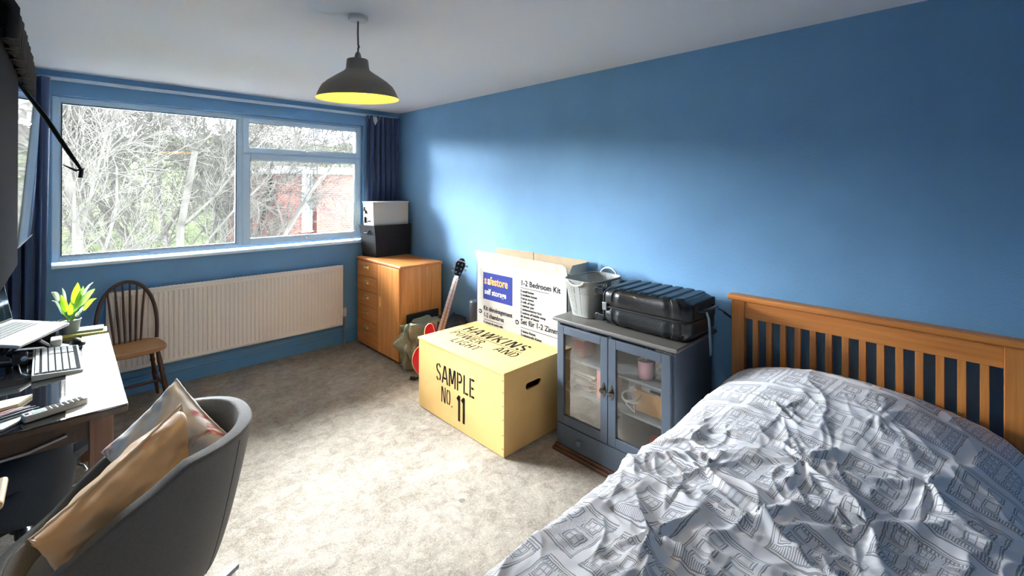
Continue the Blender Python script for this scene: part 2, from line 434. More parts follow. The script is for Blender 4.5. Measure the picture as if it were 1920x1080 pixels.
bl.energy = 1.4; bl.color = (1, .86, .55); bl.shadow_soft_size = .03; blo.location = (LX, LY, 2.045)

# ================================================================ OUTSIDE
def outside():
    random.seed(4)
    M_grd = mat('rough_grass', '1B1E14', 1, var=.35, vscale=.8, spec=0)
    # sloping bank that rises behind the trees
    def g(u, v):
        x = -60+u*150; y = 8+v*72
        return (x, y, -6.5 + max(0, (y-24))*.27 + .5*sin(x*.3+y*.2) + .4*sin(x*.9))
    struct('ground', MB().grid(g, 50, 30), M_grd, 'rough green and brown bank rising behind the bare trees', 'ground', smooth=180)
    M_bark = mat('bark_grey', '191816', .9, var=.3, vscale=3, spec=0)
    M_bark2 = mat('bark_far', '1E1D1B', .95, var=.25, vscale=2, spec=0)
    def tree_mesh(seed, H, twig, levels, spread=.55):
        rnd = random.Random(seed); V = []; F = []
        def seg(p, q, r0, r1):
            t = (q-p).normalized(); a = t.orthogonal().normalized(); b = t.cross(a); n = 5 if r0 > .05 else 3
            i0 = len(V)
            for (c, r) in ((p, r0), (q, r1)):
                for k in range(n): V.append(tuple(c+(a*cos(2*pi*k/n)+b*sin(2*pi*k/n))*r))
            for k in range(n): F.append((i0+k, i0+(k+1) % n, i0+n+(k+1) % n, i0+n+k))
        def grow(p, d, L, r, lev):
            steps = 4 if lev < 3 else 3; q = p; dd = d.copy(); rr = r
            for i in range(steps):
                dd = (dd + Vector((rnd.gauss(0, .16), rnd.gauss(0, .16), rnd.gauss(.03, .10)))).normalized()
                nq = q + dd*L/steps; r2 = max(twig, rr*(.86 if lev else .84))
                seg(q, nq, rr, r2); q, rr = nq, r2
                if lev < levels and (i > 0 or lev > 0):
                    for _ in range(2 if lev < levels-1 else 3):
                        ax = dd.orthogonal().normalized(); ax.rotate(Matrix.Rotation(rnd.uniform(0, 2*pi), 3, dd))
                        nd = (dd*rnd.uniform(.6, 1.1) + ax*rnd.uniform(.35, .8)).normalized()
                        grow(q, nd, L*rnd.uniform(.38, .6), max(twig, rr*.42), lev+1)
        grow(Vector((0, 0, 0)), Vector((rnd.gauss(0, .05), rnd.gauss(0, .05), 1)).normalized(), H*.72, H*.013, 0)
        me = bpy.data.meshes.new('bare_tree'); me.from_pydata(V, [], F); return me
    near_ = [tree_mesh(11, 12.5, .006, 4), tree_mesh(12, 12, .006, 4), tree_mesh(15, 12.5, .006, 4)]
    far_ = [tree_mesh(21, 13, .012, 4), tree_mesh(22, 13, .012, 4)]
    for me in near_: me.materials.append(M_bark)
    for me in far_: me.materials.append(M_bark2)
    spots = [(1.7, 15.5, 0, .2), (4.1, 17, 1, 1.9), (-.4, 17, 2, 4), (6.0, 21.0, 0, 3.0), (2.7, 20.5, 1, 5.2), (.3, 13.5, 2, 1.0), (5.4, 24, 2, 2.2), (13.5, 33, 1, 2.4)]
    lab = ['tall bare tree with the dark trunk in the middle of the large pane', 'tall bare tree right of the middle of the large window pane',
           'bare tree by the left edge of the large window pane', 'bare tree seen behind the central window mullion', 'thin bare tree just right of the middle trunk, standing farther back',
           'slim bare tree nearest the house, left of the middle trunk', 'bare tree standing just left of the red brick building', 'bare tree spreading over the roof of the red brick building']
    for i, (x, y, k, a) in enumerate(spots):
        o = bpy.data.objects.new('bare_tree', near_[k]); COL.objects.link(o); o.location = (x, y, -6.3); o.rotation_euler = (0, 0, a)
        tag(o, lab[i], 'tree', 'bare trees outside the window')
    wv_, wf_ = [], []
    for i in range(22):
        x = -7 + (i % 11)*2.7 + random.uniform(-1, 1); y = (29 if i < 11 else 38)+random.uniform(-3, 3)
        if x/y > .27 and x/y < .6 and y < 36: y = 44
        Mx = Matrix.Translation((x*(1 if i < 11 else 1.35), y, -6.5+max(0, y-24)*.27)) @ Matrix.Rotation(random.uniform(0, 6), 4, 'Z')
        me = far_[i % 2]; n0 = len(wv_)
        wv_ += [tuple(Mx @ v.co) for v in me.vertices]; wf_ += [tuple(n0+k for k in p.vertices) for p in me.polygons]
    me = bpy.data.meshes.new('woodland'); me.from_pydata(wv_, [], wf_); me.materials.append(M_bark2)
    o = bpy.data.objects.new('woodland', me); COL.objects.link(o)
    tag(o, 'dense leafless woodland on the bank beyond the near trees', 'woodland', None, 'stuff')
    # brambles and undergrowth
    def clump(seed, R, H, n):
        rnd = random.Random(seed); V = []; F = []
        for _ in range(n):
            a = rnd.uniform(0, 2*pi); q = Vector((cos(a), sin(a), 0))*R*rnd.random()**.5; d = Vector((rnd.gauss(0, .6), rnd.gauss(0, .6), 1)).normalized(); L = H*rnd.uniform(.3, 1)
            s0 = q
            for k in range(4):
                s1_ = s0+d*L/4; d = (d+Vector((rnd.gauss(0, .35), rnd.gauss(0, .35), -.12))).normalized()
                t = (s1_-s0).normalized(); b = t.orthogonal().normalized()*.016; c = t.cross(b)
                i0 = len(V)
                for P in (s0, s1_):
                    for k2 in range(3): V.append(tuple(P+b*cos(k2*2.094)+c*sin(k2*2.094)))
                for k2 in range(3): F.append((i0+k2, i0+(k2+1) % 3, i0+3+(k2+1) % 3, i0+3+k2))
                s0 = s1_
        me = bpy.data.meshes.new('bramble'); me.from_pydata(V, [], F); return me
    ime = clump(8, 1.6, 2.4, 900); ime.materials.append(mat('ivy_green', '34430F', .8, spec=0, var=.3, vscale=4))
    bv, bf = [], []
    for i in range(9):
        me = clump(30+i, 3.0, 4.5, 900); n0 = len(bv); ox, oy = -4+i*2.1, 22+(i % 3)*2.5
        bv += [(v.co.x+ox, v.co.y+oy, v.co.z-6.2) for v in me.vertices]; bf += [tuple(n0+k for k in p.vertices) for p in me.polygons]
    me = bpy.data.meshes.new('undergrowth'); me.from_pydata(bv, [], bf); me.materials.append(M_bark2)
    o = bpy.data.objects.new('undergrowth', me); COL.objects.link(o); tag(o, 'tangle of bare brambles growing between the trees outside', 'undergrowth', None, 'stuff')
    for i, (x, y, z, s_) in enumerate([(.55, 17.5, -3.6, .6), (2.3, 19.5, -3.6, .55), (-.5, 16, -4.2, .7)]):
        o = bpy.data.objects.new('ivy', ime); COL.objects.link(o); o.location = (x, y, z); o.scale = (s_,)*3
        tag(o, ['bright green ivy patch left of the middle trunk', 'bright green ivy patch between the two middle trunks', 'bright green ivy patch low at the left of the pane'][i], 'ivy', 'green ivy patches outside', 'stuff')
    # brick block of flats
    M_br = MATS.get('brick')
    m, nt, b = newmat('brick'); L = nt.links.new
    tc = nt.nodes.new('ShaderNodeTexCoord'); mp = nt.nodes.new('ShaderNodeMapping'); L(tc.outputs['Object'], mp.inputs[0])
    sx = nt.nodes.new('ShaderNodeSeparateXYZ'); L(mp.outputs[0], sx.inputs[0]); Sock.nt = nt
    cb = nt.nodes.new('ShaderNodeCombineXYZ'); L((Sock(sx.outputs[0])+Sock(sx.outputs[1])).o, cb.inputs[0]); L(sx.outputs[2], cb.inputs[1])
    bt = nt.nodes.new('ShaderNodeTexBrick'); L(cb.outputs[0], bt.inputs[0]); bt.inputs['Scale'].default_value = 2.2
    bt.inputs['Color1'].default_value = lin('2B1814'); bt.inputs['Color2'].default_value = lin('251310'); bt.inputs['Mortar'].default_value = lin('2C2522')
    L(bt.outputs[0], b.inputs['Base Color']); b.inputs['Roughness'].default_value = .95; b.inputs['Specular IOR Level'].default_value = 0
    bld = thing('apartment_building', 'red brick block of flats with a white roof edge', 'building', (12, 26, -6.5))
    link('walls', MB().box(7.85, 20, 25.6, 36, -7, 2.22).box(9.62, 20, 25.0, 25.7, -7, 2.22), m, bld)
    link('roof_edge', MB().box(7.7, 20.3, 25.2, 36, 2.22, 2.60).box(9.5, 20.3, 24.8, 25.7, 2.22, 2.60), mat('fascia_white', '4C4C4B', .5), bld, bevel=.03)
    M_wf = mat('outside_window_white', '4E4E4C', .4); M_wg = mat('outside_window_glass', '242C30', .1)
    link('spandrel_panel', MB().box(9.03, 9.58, 25.50, 25.61, .25, 1.32), mat('spandrel_grey', '1E1E1D', .7), bld)
    for (z0, z1) in ((1.32, 2.2), (-.85, .25), (-3.4, -2.3)):
        f = MB(); ring(f, 9.03, 9.58, z0, z1, .07, 25.48, 25.6); f.box(9.25, 9.31, 25.48, 25.6, z0, z1); f.box(8.98, 9.6, 25.4, 25.6, z0-.06, z0)
        wf = link('window', f, M_wf, bld)
        link('pane', MB().box(9.08, 9.54, 25.53, 25.58, z0+.05, z1-.05), M_wg, wf)
outside()

# ================================================================ CHEST IN THE CORNER
ch = thing('chest_of_drawers', 'teak chest with five drawers beside one door, standing in the corner', 'chest', (2.37, 4.0, 0))
CX0, CX1, CY0, CY1 = 2.125, 2.56, 3.60, 4.425
link('body', MB().box(CX0, CX1, CY0, CY1, .04, .858), M_teakz, ch, bevel=.002)
link('plinth', MB().box(CX0+.012, CX1, CY0+.01, CY1-.01, 0, .04), wood('teak_dark', '6B3A1E', '7E4826', 'y'), ch)
link('top', MB().box(2.105, 2.565, 3.585, 4.44, .858, .88), M_teaky, ch, bevel=.004)
zs = [.020, .276, .417, .558, .747-.012, .852]
zs = [.030, .270, .415, .560, .705, .852]
for a, b in zip(zs, zs[1:]):
    d = link('drawer', MB().box(CX0-.016, CX0, 4.005, 4.42, a+.003, b-.003), M_teaky, ch, bevel=.003)
    zc = b-.055 if b-a < .2 else b-.06
    link('handle', MB().box(CX0-.020, CX0-.016, 4.175, 4.255, zc-.02, zc+.02).prism([(-.035, -.016), (.035, -.016), (.035, .010), (-.035, .010)], lambda p: Vector((CX0-.020, 4.215+p[0], zc+p[1])), lambda p: Vector((CX0-.036, 4.215+p[0]*.9, zc-.004+p[1]*.35))), M_brass, d, bevel=.003)
d = link('door', MB().box(CX0-.016, CX0, 3.608, 4.0, .030, .852), M_teakz, ch, bevel=.003)
link('handle', MB().box(CX0-.020, CX0-.016, 3.93, 3.962, .46, .56).box(CX0-.03, CX0-.018, 3.94, 3.95, .465, .555), M_brass, d, bevel=.003)

# black fabric bin with the white box in it
bn = thing('storage_bin', 'black fabric storage bin on the teak chest holding a pale box', 'storage bin', (2.39, 4.33, .88))
bm_ = MB()
def binring(z, g): return [(2.212-g, 4.222-g*.5, z), (2.598, 4.222-g*.5, z), (2.598, 4.432, z), (2.172-g*1.4, 4.432, z)]
rr = [[bm_.bm.verts.new(p) for p in binring(z, g)] for z, g in ((.881, 0), (.98, .006), (1.10, .014), (1.20, .03))]
bm_.bm.faces.new(rr[0])
for A, B in zip(rr, rr[1:]):
    for i in range(4): bm_.bm.faces.new((A[i], A[(i+1) % 4], B[(i+1) % 4], B[i]))
link('body', bm_, mat('black_canvas', '1E1F23', .85, bump=.4, bscale=60), bn, solid=.006, bevel=.004)
link('side_handle', MB().tube([(2.172, 4.29, 1.15), (2.158, 4.30, 1.12), (2.158, 4.37, 1.12), (2.172, 4.38, 1.15)], .008, 8), M_blackm, bn, smooth=60)
wbx = thing('cardboard_box', 'pale grey closed box standing in the black fabric bin', 'box', (2.40, 4.33, 1.08), 0)
link('carton', MB().prism([(2.208, 4.245), (2.590, 4.245), (2.590, 4.422), (2.188, 4.422)], lambda p: Vector((p[0], p[1], .90)), lambda p: Vector((p[0]-(.02 if p[0] < 2.3 else 0), p[1], 1.425))), mat('pale_board', 'C9C5B8', .8), wbx, bevel=.003)
link('lid', MB().prism([(2.182, 4.239), (2.596, 4.239), (2.596, 4.428), (2.162, 4.428)], lambda p: Vector((p[0], p[1], 1.425)), lambda p: Vector((p[0], p[1], 1.436))), mat('pale_board_top', 'D6D1C2', .8), wbx, bevel=.002)
for (y, z, a, b) in ((4.40, 1.36, .008, .02), (4.37, 1.33, .006, .015), (4.385, 1.25, .005, .03), (4.30, 1.24, .02, .004)): link('printed_mark', MB().box(2.166, 2.174+ (1.425-z)*.04, y-a, y+a, z-b, z+b), M_ink, wbx)

# ================================================================ PLYWOOD CHEST WITH STENCILS
pb = thing('plywood_box', 'birch plywood storage chest with black stencilled lettering on lid and front', 'storage box', (2.11, 2.4, 0))
BX0, BX1, BY0, BY1 = 1.835, 2.378, 1.952, 2.855
body = MB(); body.box(BX0, BX0+.014, BY0, BY1, .005, .486).box(BX1-.014, BX1, BY0, BY1, .005, .486).box(BX0+.014, BX1-.014, BY1-.014, BY1, .005, .486).box(BX0+.014, BX1-.014, BY0+.014, BY1-.014, .005, .02)
# end panel with its slot handle
hx, hz, hw, hh = 2.09, .363, .072, .021
x0, x1, z0, z1 = BX0+.014, BX1-.014, .005, .486
body.box(x0, hx-hw, BY0, BY0+.014, z0, z1).box(hx+hw, x1, BY0, BY0+.014, z0, z1).box(hx-hw, hx+hw, BY0, BY0+.014, z0, hz-hh).box(hx-hw, hx+hw, BY0, BY0+.014, hz+hh, z1)
for sd in (-1, 1):
    A, B = [], []
    for k in range(17):
        t = -pi/2+pi*k/16; c, s_ = cos(t), sin(t); m_ = max(abs(c), abs(s_))
        A.append((hx+sd*(hw-hh+hh*c), hz+hh*s_)); B.append((hx+sd*(hw-hh+hh*c/m_), hz+hh*s_/m_))
    for i in range(16):
        for yy in (BY0, BY0+.014): body.quad([(q[0], yy, q[1]) for q in (A[i], A[i+1], B[i+1], B[i])])
        body.quad([(A[i][0], BY0, A[i][1]), (A[i+1][0], BY0, A[i+1][1]), (A[i+1][0], BY0+.014, A[i+1][1]), (A[i][0], BY0+.014, A[i][1])])
link('body', body, M_ply, pb)
link('lid', MB().box(BX0-.008, BX1+.004, BY0-.008, BY1+.006, .487, .502), M_ply, pb, bevel=.002)
for z in (.05, .13, .22, .30, .38, .45):
    link('nail', MB().box(BX0-.0008, BX0, BY0+.006, BY0+.014, z, z+.004), M_ink, pb)

# stencil alphabet: every glyph a list of thick strokes in a unit box (width, strokes)
def arc(cx, cy, rx, ry, a0, a1, n=8): return [(cx+rx*cos(radians(a0+(a1-a0)*k/n)), cy+ry*sin(radians(a0+(a1-a0)*k/n))) for k in range(n+1)]
GL = {
 'H': (.52, [[(.08, 0), (.08, 1)], [(.44, 0), (.44, 1)], [(.15, .5), (.37, .5)]]),
 'A': (.56, [[(.04, 0), (.25, 1)], [(.31, 1), (.52, 0)], [(.17, .3), (.39, .3)]]),
 'W': (.78, [[(.04, 1), (.19, 0)], [(.23, .0), (.37, 1)], [(.42, 1), (.56, 0)], [(.60, 0), (.74, 1)]]),
 'K': (.54, [[(.08, 0), (.08, 1)], [(.17, .46), (.48, 1)], [(.20, .54), (.50, 0)]]),
 'I': (.20, [[(.10, 0), (.10, 1)]]),
 'N': (.54, [[(.08, 0), (.08, 1)], [(.14, .97), (.40, .03)], [(.46, 0), (.46, 1)]]),
 'S': (.50, [arc(.25, .74, .17, .21, 15, 95), arc(.25, .74, .17, .21, 115, 250)+arc(.25, .26, .17, .22, 80, -60), arc(.25, .26, .17, .21, 265, 195)]),
 'P': (.50, [[(.08, 0), (.08, 1)], [(.17, .93), (.26, .93)]+arc(.26, .71, .16, .22, 90, -90)+[(.17, .49)]]),
 'O': (.52, [arc(.24, .5, .16, .45, 100, 260), arc(.28, .5, .16, .45, 80, -80)]),
 'E': (.46, [[(.08, 0), (.08, 1)], [(.17, .94), (.42, .94)], [(.17, .5), (.36, .5)], [(.17, .06), (.42, .06)]]),
 'R': (.52, [[(.08, 0), (.08, 1)], [(.17, .93), (.26, .93)]+arc(.26, .72, .16, .21, 90, -90)+[(.17, .51)], [(.28, .44), (.46, 0)]]),
 'D': (.52, [[(.08, 0), (.08, 1)], [(.18, .94), (.24, .94)]+arc(.24, .5, .20, .44, 90, -90)+[(.18, .06)]]),
 'L': (.44, [[(.08, 0), (.08, 1)], [(.17, .06), (.42, .06)]]),
 'G': (.54, [arc(.27, .5, .19, .45, 50, 175), arc(.27, .5, .19, .45, 190, 320)+[(.44, .42), (.30, .42)]]),
 'T': (.46, [[(.23, 0), (.23, .86)], [(.02, .94), (.19, .94)], [(.27, .94), (.44, .94)]]),
 'M': (.66, [[(.08, 0), (.08, 1)], [(.14, 1), (.31, .2)], [(.35, .2), (.52, 1)], [(.58, 0), (.58, 1)]]),
 '.': (.20, [[(.10, 0), (.10, .09)]]),
 '1': (.30, [[(.04, .80), (.14, .92)], [(.17, 0), (.17, 1)]]),
 ' ': (.40, []),
}
def stencil(mb, txt, org, ex, ey, h, th=.085, track=.10, xs=1.0):
    """letters of height h, flat strips a hair above the surface"""
    ex, ey = Vector(ex).normalized(), Vector(ey).normalized(); ez = ex.cross(ey); cx = 0
    for c in txt:
        w_, st = GL[c]
        for s in st:
            P = [Vector(((cx+p[0])*xs, p[1])) for p in s]
            L_, R_ = [], []
            for i, p in enumerate(P):
                d = (P[min(i+1, len(P)-1)]-P[max(i-1, 0)]).normalized(); nn = Vector((-d.y, d.x))*th/2*(1.0)
                L_.append(p+nn); R_.append(p-nn)
            for i in range(len(P)-1):
                mb.quad([Vector(org)+ex*q.x*h+ey*q.y*h+ez*.0007 for q in (L_[i], R_[i], R_[i+1], L_[i+1])])
        cx += w_+track
    return cx*xs*h
lt_ = MB()
stencil(lt_, 'SAMPLE', (BX0, 2.640, .257), (0, -1, 0), (0, 0, 1), .121, th=.12, track=.06, xs=1.02)
stencil(lt_, 'NO.', (BX0, 2.578, .125), (0, -1, 0), (0, 0, 1), .108, th=.10, track=.03, xs=.92)
stencil(lt_, '11', (BX0, 2.405, .062), (0, -1, 0), (0, 0, 1), .168, th=.135, track=.0, xs=.95)
link('front_lettering', lt_, M_ink, pb, fix=False)
lt_ = MB(); ZL = .502
stencil(lt_, 'HAWKINS', (2.155, 2.768, ZL), (0, -1, 0), (1, 0, 0), .112, th=.165, track=.10, xs=1.36)
stencil(lt_, 'POWER', (2.040, 2.768, ZL), (0, -1, 0), (1, 0, 0), .078, th=.155, track=.08, xs=1.42)
stencil(lt_, 'AND', (2.040, 2.285, ZL), (0, -1, 0), (1, 0, 0), .078, th=.155, track=.08, xs=1.42)
stencil(lt_, 'LIGHT', (1.940, 2.630, ZL), (0, -1, 0), (1, 0, 0), .078, th=.155, track=.08, xs=1.42)
lt_.quad([(2.133, 2.79, ZL+.0007), (2.133, 2.10, ZL+.0007), (2.140, 2.10, ZL+.0007), (2.140, 2.79, ZL+.0007)])
link('lid_lettering', lt_, M_ink, pb, fix=False)

# ================================================================ REMOVAL CARTON
M_card = mat('white_carton', 'A9A6A0', .8, var=.05, vscale=5)
M_cardin = mat('brown_carton_inside', 'B59E80', .85, var=.08, vscale=8)
cb = thing('moving_carton', 'tall open white removal carton printed with a navy label and lists', 'cardboard box', (2.47, 2.45, 0))
KX0, KX1, KY0, KY1, KZ = 2.385, 2.605, 1.925, 2.862, .992
link('carton', MB().box(KX0, KX0+.006, KY0, KY1, 0, KZ).box(KX1-.006, KX1, KY0, KY1, 0, KZ).box(KX0, KX1, KY0, KY0+.006, 0, KZ).box(KX0, KX1, KY1-.006, KY1, 0, KZ).box(KX0, KX1, KY0, KY1, 0, .006), M_card, cb)
link('front_flap', MB().prism([(KY1, 0), (KY1+.012, .085), (KY0+.03, .078), (KY0+.004, .06), (KY0, 0)], lambda p: Vector((KX0-.0-p[1]*.12, p[0], KZ+p[1])), lambda p: Vector((KX0+.005-p[1]*.12, p[0], KZ+p[1]))), mat('worn_flap', 'B0AA9E', .85, var=.12, vscale=10, stretch=(1, 3, 1)), cb)
link('back_flap', MB().prism([(KY1-.0, 0), (KY1, .085), (2.44, .09), (2.435, .0)], lambda p: Vector((KX1-.006, p[0], KZ+p[1])), lambda p: Vector((KX1-.001, p[0], KZ+p[1]))).prism([(2.43, .0), (2.43, .086), (KY0, .085), (KY0, 0)], lambda p: Vector((KX1-.006, p[0], KZ+p[1])), lambda p: Vector((KX1-.001, p[0], KZ+p[1]))), M_cardin, cb)
link('side_flap', MB().prism([(KX0+.02, 0), (KX0+.03, .075), (KX1-.01, .08), (KX1-.01, 0)], lambda p: Vector((p[0], KY0-.02*p[1]/.08, KZ+p[1])), lambda p: Vector((p[0], KY0+.005-.02*p[1]/.08, KZ+p[1]))), mat('side_flap_board', 'A9ABA8', .8), cb)
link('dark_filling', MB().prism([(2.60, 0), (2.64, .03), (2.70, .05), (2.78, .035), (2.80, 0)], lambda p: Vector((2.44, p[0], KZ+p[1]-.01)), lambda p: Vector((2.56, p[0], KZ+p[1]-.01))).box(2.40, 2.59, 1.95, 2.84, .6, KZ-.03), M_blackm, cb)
navy = mat('navy_print', '28347E', .8, spec=.2); orange = mat('orange_print', 'F09A2C', .6); greyink = mat('grey_ink', '23252E', .9, spec=.1)
KF = KX0-.0004
link('label_panel', MB().box(KF-.0004, KF, 2.448, 2.782, .700, .912), navy, cb)
def kt(txt, y, z, size, bold=0, xs=1.0, off=.0010): return onplane(text(txt, size, bold, xs=xs), (KX0-off, y, z), (0, -1, 0), (0, 0, 1))
for me_ in (kt('s', 2.768, .822, .088, .0020, .86), kt('festore', 2.700, .822, .088, .0020, .80)): link('lettering', me_, orange, cb, label='orange letters on the navy label')
for me_ in (kt('a', 2.730, .822, .088, .0020, .80), kt('self storage', 2.766, .742, .062, .0012, .88)): link('lettering', me_, M_papw, cb, label='white letters on the navy label')
blk = [kt('1-2 Bedroom Kit', 2.362, .872, .056, .0008, .98), kt('Kit déménagement', 2.778, .612, .049, .0008, .88), kt('1-2 chambres', 2.778, .558, .049, .0008, .88), kt('Set für 1-2 Zimmer', 2.360, .590, .054, .0008, .95)]
for i, t_ in enumerate(['5 small boxes', '5 medium boxes', '3 large boxes', '2 rolls of tape', '1 marker pen', '1 picture/mirror box', '5 metres of bubble wrap', '20 sheets of tissue']):
    blk.append(kt(t_, 2.362, .822-i*.0262, .0245, .0005))
for i, t_ in enumerate(['5 cartons de petite taille', '5 cartons de taille moyenne', '3 grands cartons']):
    blk.append(kt(t_, 2.776, .510-i*.027, .023, .0005))
for i, t_ in enumerate(['5 kleine Kisten', '5 mittelgroße Kisten', '3 große Kisten']):
    blk.append(kt(t_, 2.358, .530-i*.027, .0245, .0005))
rl = MB().box(KF-.0006, KF, 2.085, 2.362, .852, .855).box(KF-.0006, KF, 2.55, 2.776, .536, .5385).box(KF-.0006, KF, 1.98, 2.36, .562, .565).box(KF-.0004, KF, 1.98, 2.36, .625, .6258)
blk.append(rl.mesh())
link('lettering', join(blk), greyink, cb)
for (y, z, w_) in ((2.818, .592, 'FR'), (2.398, .592, 'DE')):
    od = link('country_mark', MB().prism([(y+.020*cos(a*pi/8), z+.017*sin(a*pi/8)) for a in range(16)], lambda p: Vector((KX0-.0012, p[0], p[1])), lambda p: Vector((KX0, p[0], p[1]))), greyink, cb)
    link('lettering', onplane(text(w_, .020, .0003), (KX0-.0018, y+.012, .585), (0, -1, 0), (0, 0, 1)), M_papw, od)

# ================================================================ GLAZED CABINET
M_cab = mat('slate_paint', '48525F', .5, bump=.1, bscale=120)
M_cabtop = mat('cabinet_top_paint', '6A6763', .45, var=.1, vscale=5)
M_cabin = mat('cabinet_inside', '7C8388', .7)
cab = thing('display_cabinet', 'slate blue two-door glazed cabinet with a drawer below', 'cabinet', (2.37, 1.43, 0))
QX0, QX1, QY0, QY1 = 2.152, 2.585, 1.055, 1.812
cs = MB().box(QX0, QX1, QY0, QY0+.02, .04, .782).box(QX0, QX1, QY1-.02, QY1, .04, .782).box(QX1-.012, QX1, QY0, QY1, .04, .782).box(QX0, QX1, QY0, QY1, .155, .172).box(QX0, QX1, QY0, QY1, .765, .782).box(QX0, QX1-.01, QY0, QY1, .04, .055).box(QX0+.0, QX0+.018, 1.425, 1.445, .16, .78)
link('case', cs, M_cab, cab, bevel=.002)
link('plinth', MB().box(QX0-.035, QX1, QY0-.02, QY1+.012, 0, .022).box(QX0-.022, QX1, QY0-.01, QY1+.004, .022, .04), wood('plinth_wood', '4A3226', '5E4030', 'y'), cab, bevel=.005)
link('top', MB().box(2.12, 2.60, 1.03, 1.828, .782, .803), M_cabtop, cab, bevel=.006)
for z in (.36, .55): link('shelf', MB().box(QX0+.02, QX1-.012, QY0+.02, QY1-.02, z, z+.014), M_cabin, cab)
def cdoor(y0, y1, ky):
    z0, z1, t = .176, .760, .048; mb = MB()
    X0 = QX0-.020
    mb.box(X0, QX0-.001, y0, y0+t, z0, z1).box(X0, QX0-.001, y1-t, y1, z0, z1).box(X0, QX0-.001, y0+t, y1-t, z0, z0+t+.004).box(X0, QX0-.001, y0+t, y1-t, z1-t, z1)
    o = link('door', mb, M_cab, cab, bevel=.0025)
    link('pane', MB().box(X0+.008, X0+.011, y0+t-.003, y1-t+.003, z0+t-.003, z1-t+.003), M_glass2, o)
    kb_ = MB().prism([(0, .042), (.009, .022), (.014, 0), (.009, -.022), (0, -.042), (-.009, -.022), (-.014, 0), (-.009, .022)], lambda p: Vector((X0-.002, ky+p[0], .470+p[1])), lambda p: Vector((X0, ky+p[0], .470+p[1])))
    kb_.lathe([(.005, 0), (.006, .010), (.013, .016), (.014, .022), (.010, .028), (0, .030)], (X0-.001, ky, .472), 16, M=Matrix.Rotation(-pi/2, 4, 'Y'))
    link('knob', kb_, mat('aged_metal', '6A665E', .25, metal=1), o, smooth=35)
cdoor(1.437, 1.797, 1.462); cdoor(1.072, 1.433, 1.410)
dd = link('drawer', MB().box(QX0-.018, QX0-.001, 1.068, 1.80, .045, .170), M_cab, cab, bevel=.003)
link('knob', MB().lathe([(.008, 0), (.006, .008), (.015, .014), (.017, .020), (.012, .026), (0, .028)], (QX0-.018, 1.625, .112), 18, M=Matrix.Rotation(-pi/2, 4, 'Y')), M_cab, dd, smooth=40)
# cabinet contents
random.seed(7)
IX = QX0+.03
def small(name, label, cat, parts, loc, rz=0, group=None):
    """a thing made of one or several meshes given in world axes at loc"""
    r = thing(name, label, cat, loc, rz, group); made = []
    for p in parts:
        nm, mb, m = p[:3]; kw = p[3] if len(p) > 3 else {}
        par = made[kw.pop('on')] if 'on' in kw else r
        made.append(link(nm, mb, m, par, world=False, **kw))
    return r
bkc = ['2B2A2D', 'B9B2A6', '7A3B34', 'D9D4C8', '32353D', 'E2DED4', '4A4A4C', 'CFC8BA']
bl_ = ['thin dark book at the bottom of the pile', 'cream book second from the bottom of the pile', 'rust brown book lying in the pile', 'pale book above the rust brown one', 'dark book in the middle of the pile', 'white book lying high in the pile', 'grey book second from the top of the pile', 'pale book topmost in the pile']
z = .374
for i, c in enumerate(bkc):
    t = random.choice((.008, .012, .016)); wd = random.uniform(.15, .19); dp = random.uniform(.16, .22)
    mb = MB().box(-dp/2, dp/2, -wd/2, wd/2, 0, .0015).box(-dp/2, dp/2, -wd/2, wd/2, t-.0015, t).box(-dp/2, dp/2, wd/2-.0015, wd/2, 0, t)
    small('book', bl_[i]+' on the cabinet shelf', 'book', [('cover', mb, mat('bk%d' % i, c, .6)), ('pages', MB().box(-dp/2+.003, dp/2-.003, -wd/2+.003, wd/2-.0016, .0016, t-.0016), mat('pages', 'DDD6C6', .9))], (IX+.13, 1.665+random.uniform(-.012, .012), z), random.uniform(-.35, .35), 'books in the glazed cabinet')
    z += t+.0003
small('notebook', 'pink box file standing upright at the end of the shelf', 'box file', [('cover', MB().box(-.09, .09, -.023, .023, 0, .165), mat('salmon_card', 'E59A8C', .6), {'bevel': .003})], (IX+.10, 1.527, .374))
small('storage_tin', 'red tin on the top cabinet shelf behind glass', 'tin', [('body', MB().box(-.06, .06, -.045, .045, 0, .10), mat('tin_red', 'C23A30', .4), {'bevel': .006}), ('lid', MB().box(-.062, .062, -.047, .047, .10, .112), mat('tin_lid', 'D8B9A0', .4), {'bevel': .003})], (IX+.10, 1.71, .564))
small('bowl', 'small white bowl standing on the red tin', 'bowl', [('bowl', MB().lathe([(0, .003), (.025, .003), (.042, .045), (.045, .05), (.042, .05), (.024, .006), (0, .006)]), M_papw, {'smooth': 40})], (IX+.10, 1.71, .676))
small('glass_ornament', 'pale glass ornament on the top shelf beside the red tin', 'ornament', [('body', MB().lathe([(0, 0), (.03, 0), (.036, .03), (.02, .07), (.028, .10), (.026, .10), (0, .02)]), mat('pale_ornament', 'B9BDBE', .2, coat=.5), {'smooth': 40})], (IX+.13, 1.56, .564))
pc = small('candle_jar', 'pink candle jar with a white straw on the top cabinet shelf', 'candle', [('jar', MB().lathe([(0, 0), (.036, 0), (.039, .01), (.040, .085), (.044, .095), (.041, .096), (.037, .088), (0, .086)]), mat('pink_wax', 'E9B5BC', .4, coat=.3), {'smooth': 40}), ('straw', MB().tube([(.01, .005, .05), (.004, -.004, .165)], .003, 8), M_papw, {})], (IX+.06, 1.268, .564))
small('gift_box', 'speckled silver box on the top cabinet shelf beside the pink candle', 'box', [('box', MB().box(-.03, .03, -.06, .06, 0, .16), mat('speckled', 'C9C2B8', .4, var=.35, vscale=60), {'bevel': .003})], (IX+.12, 1.17, .564), .25)
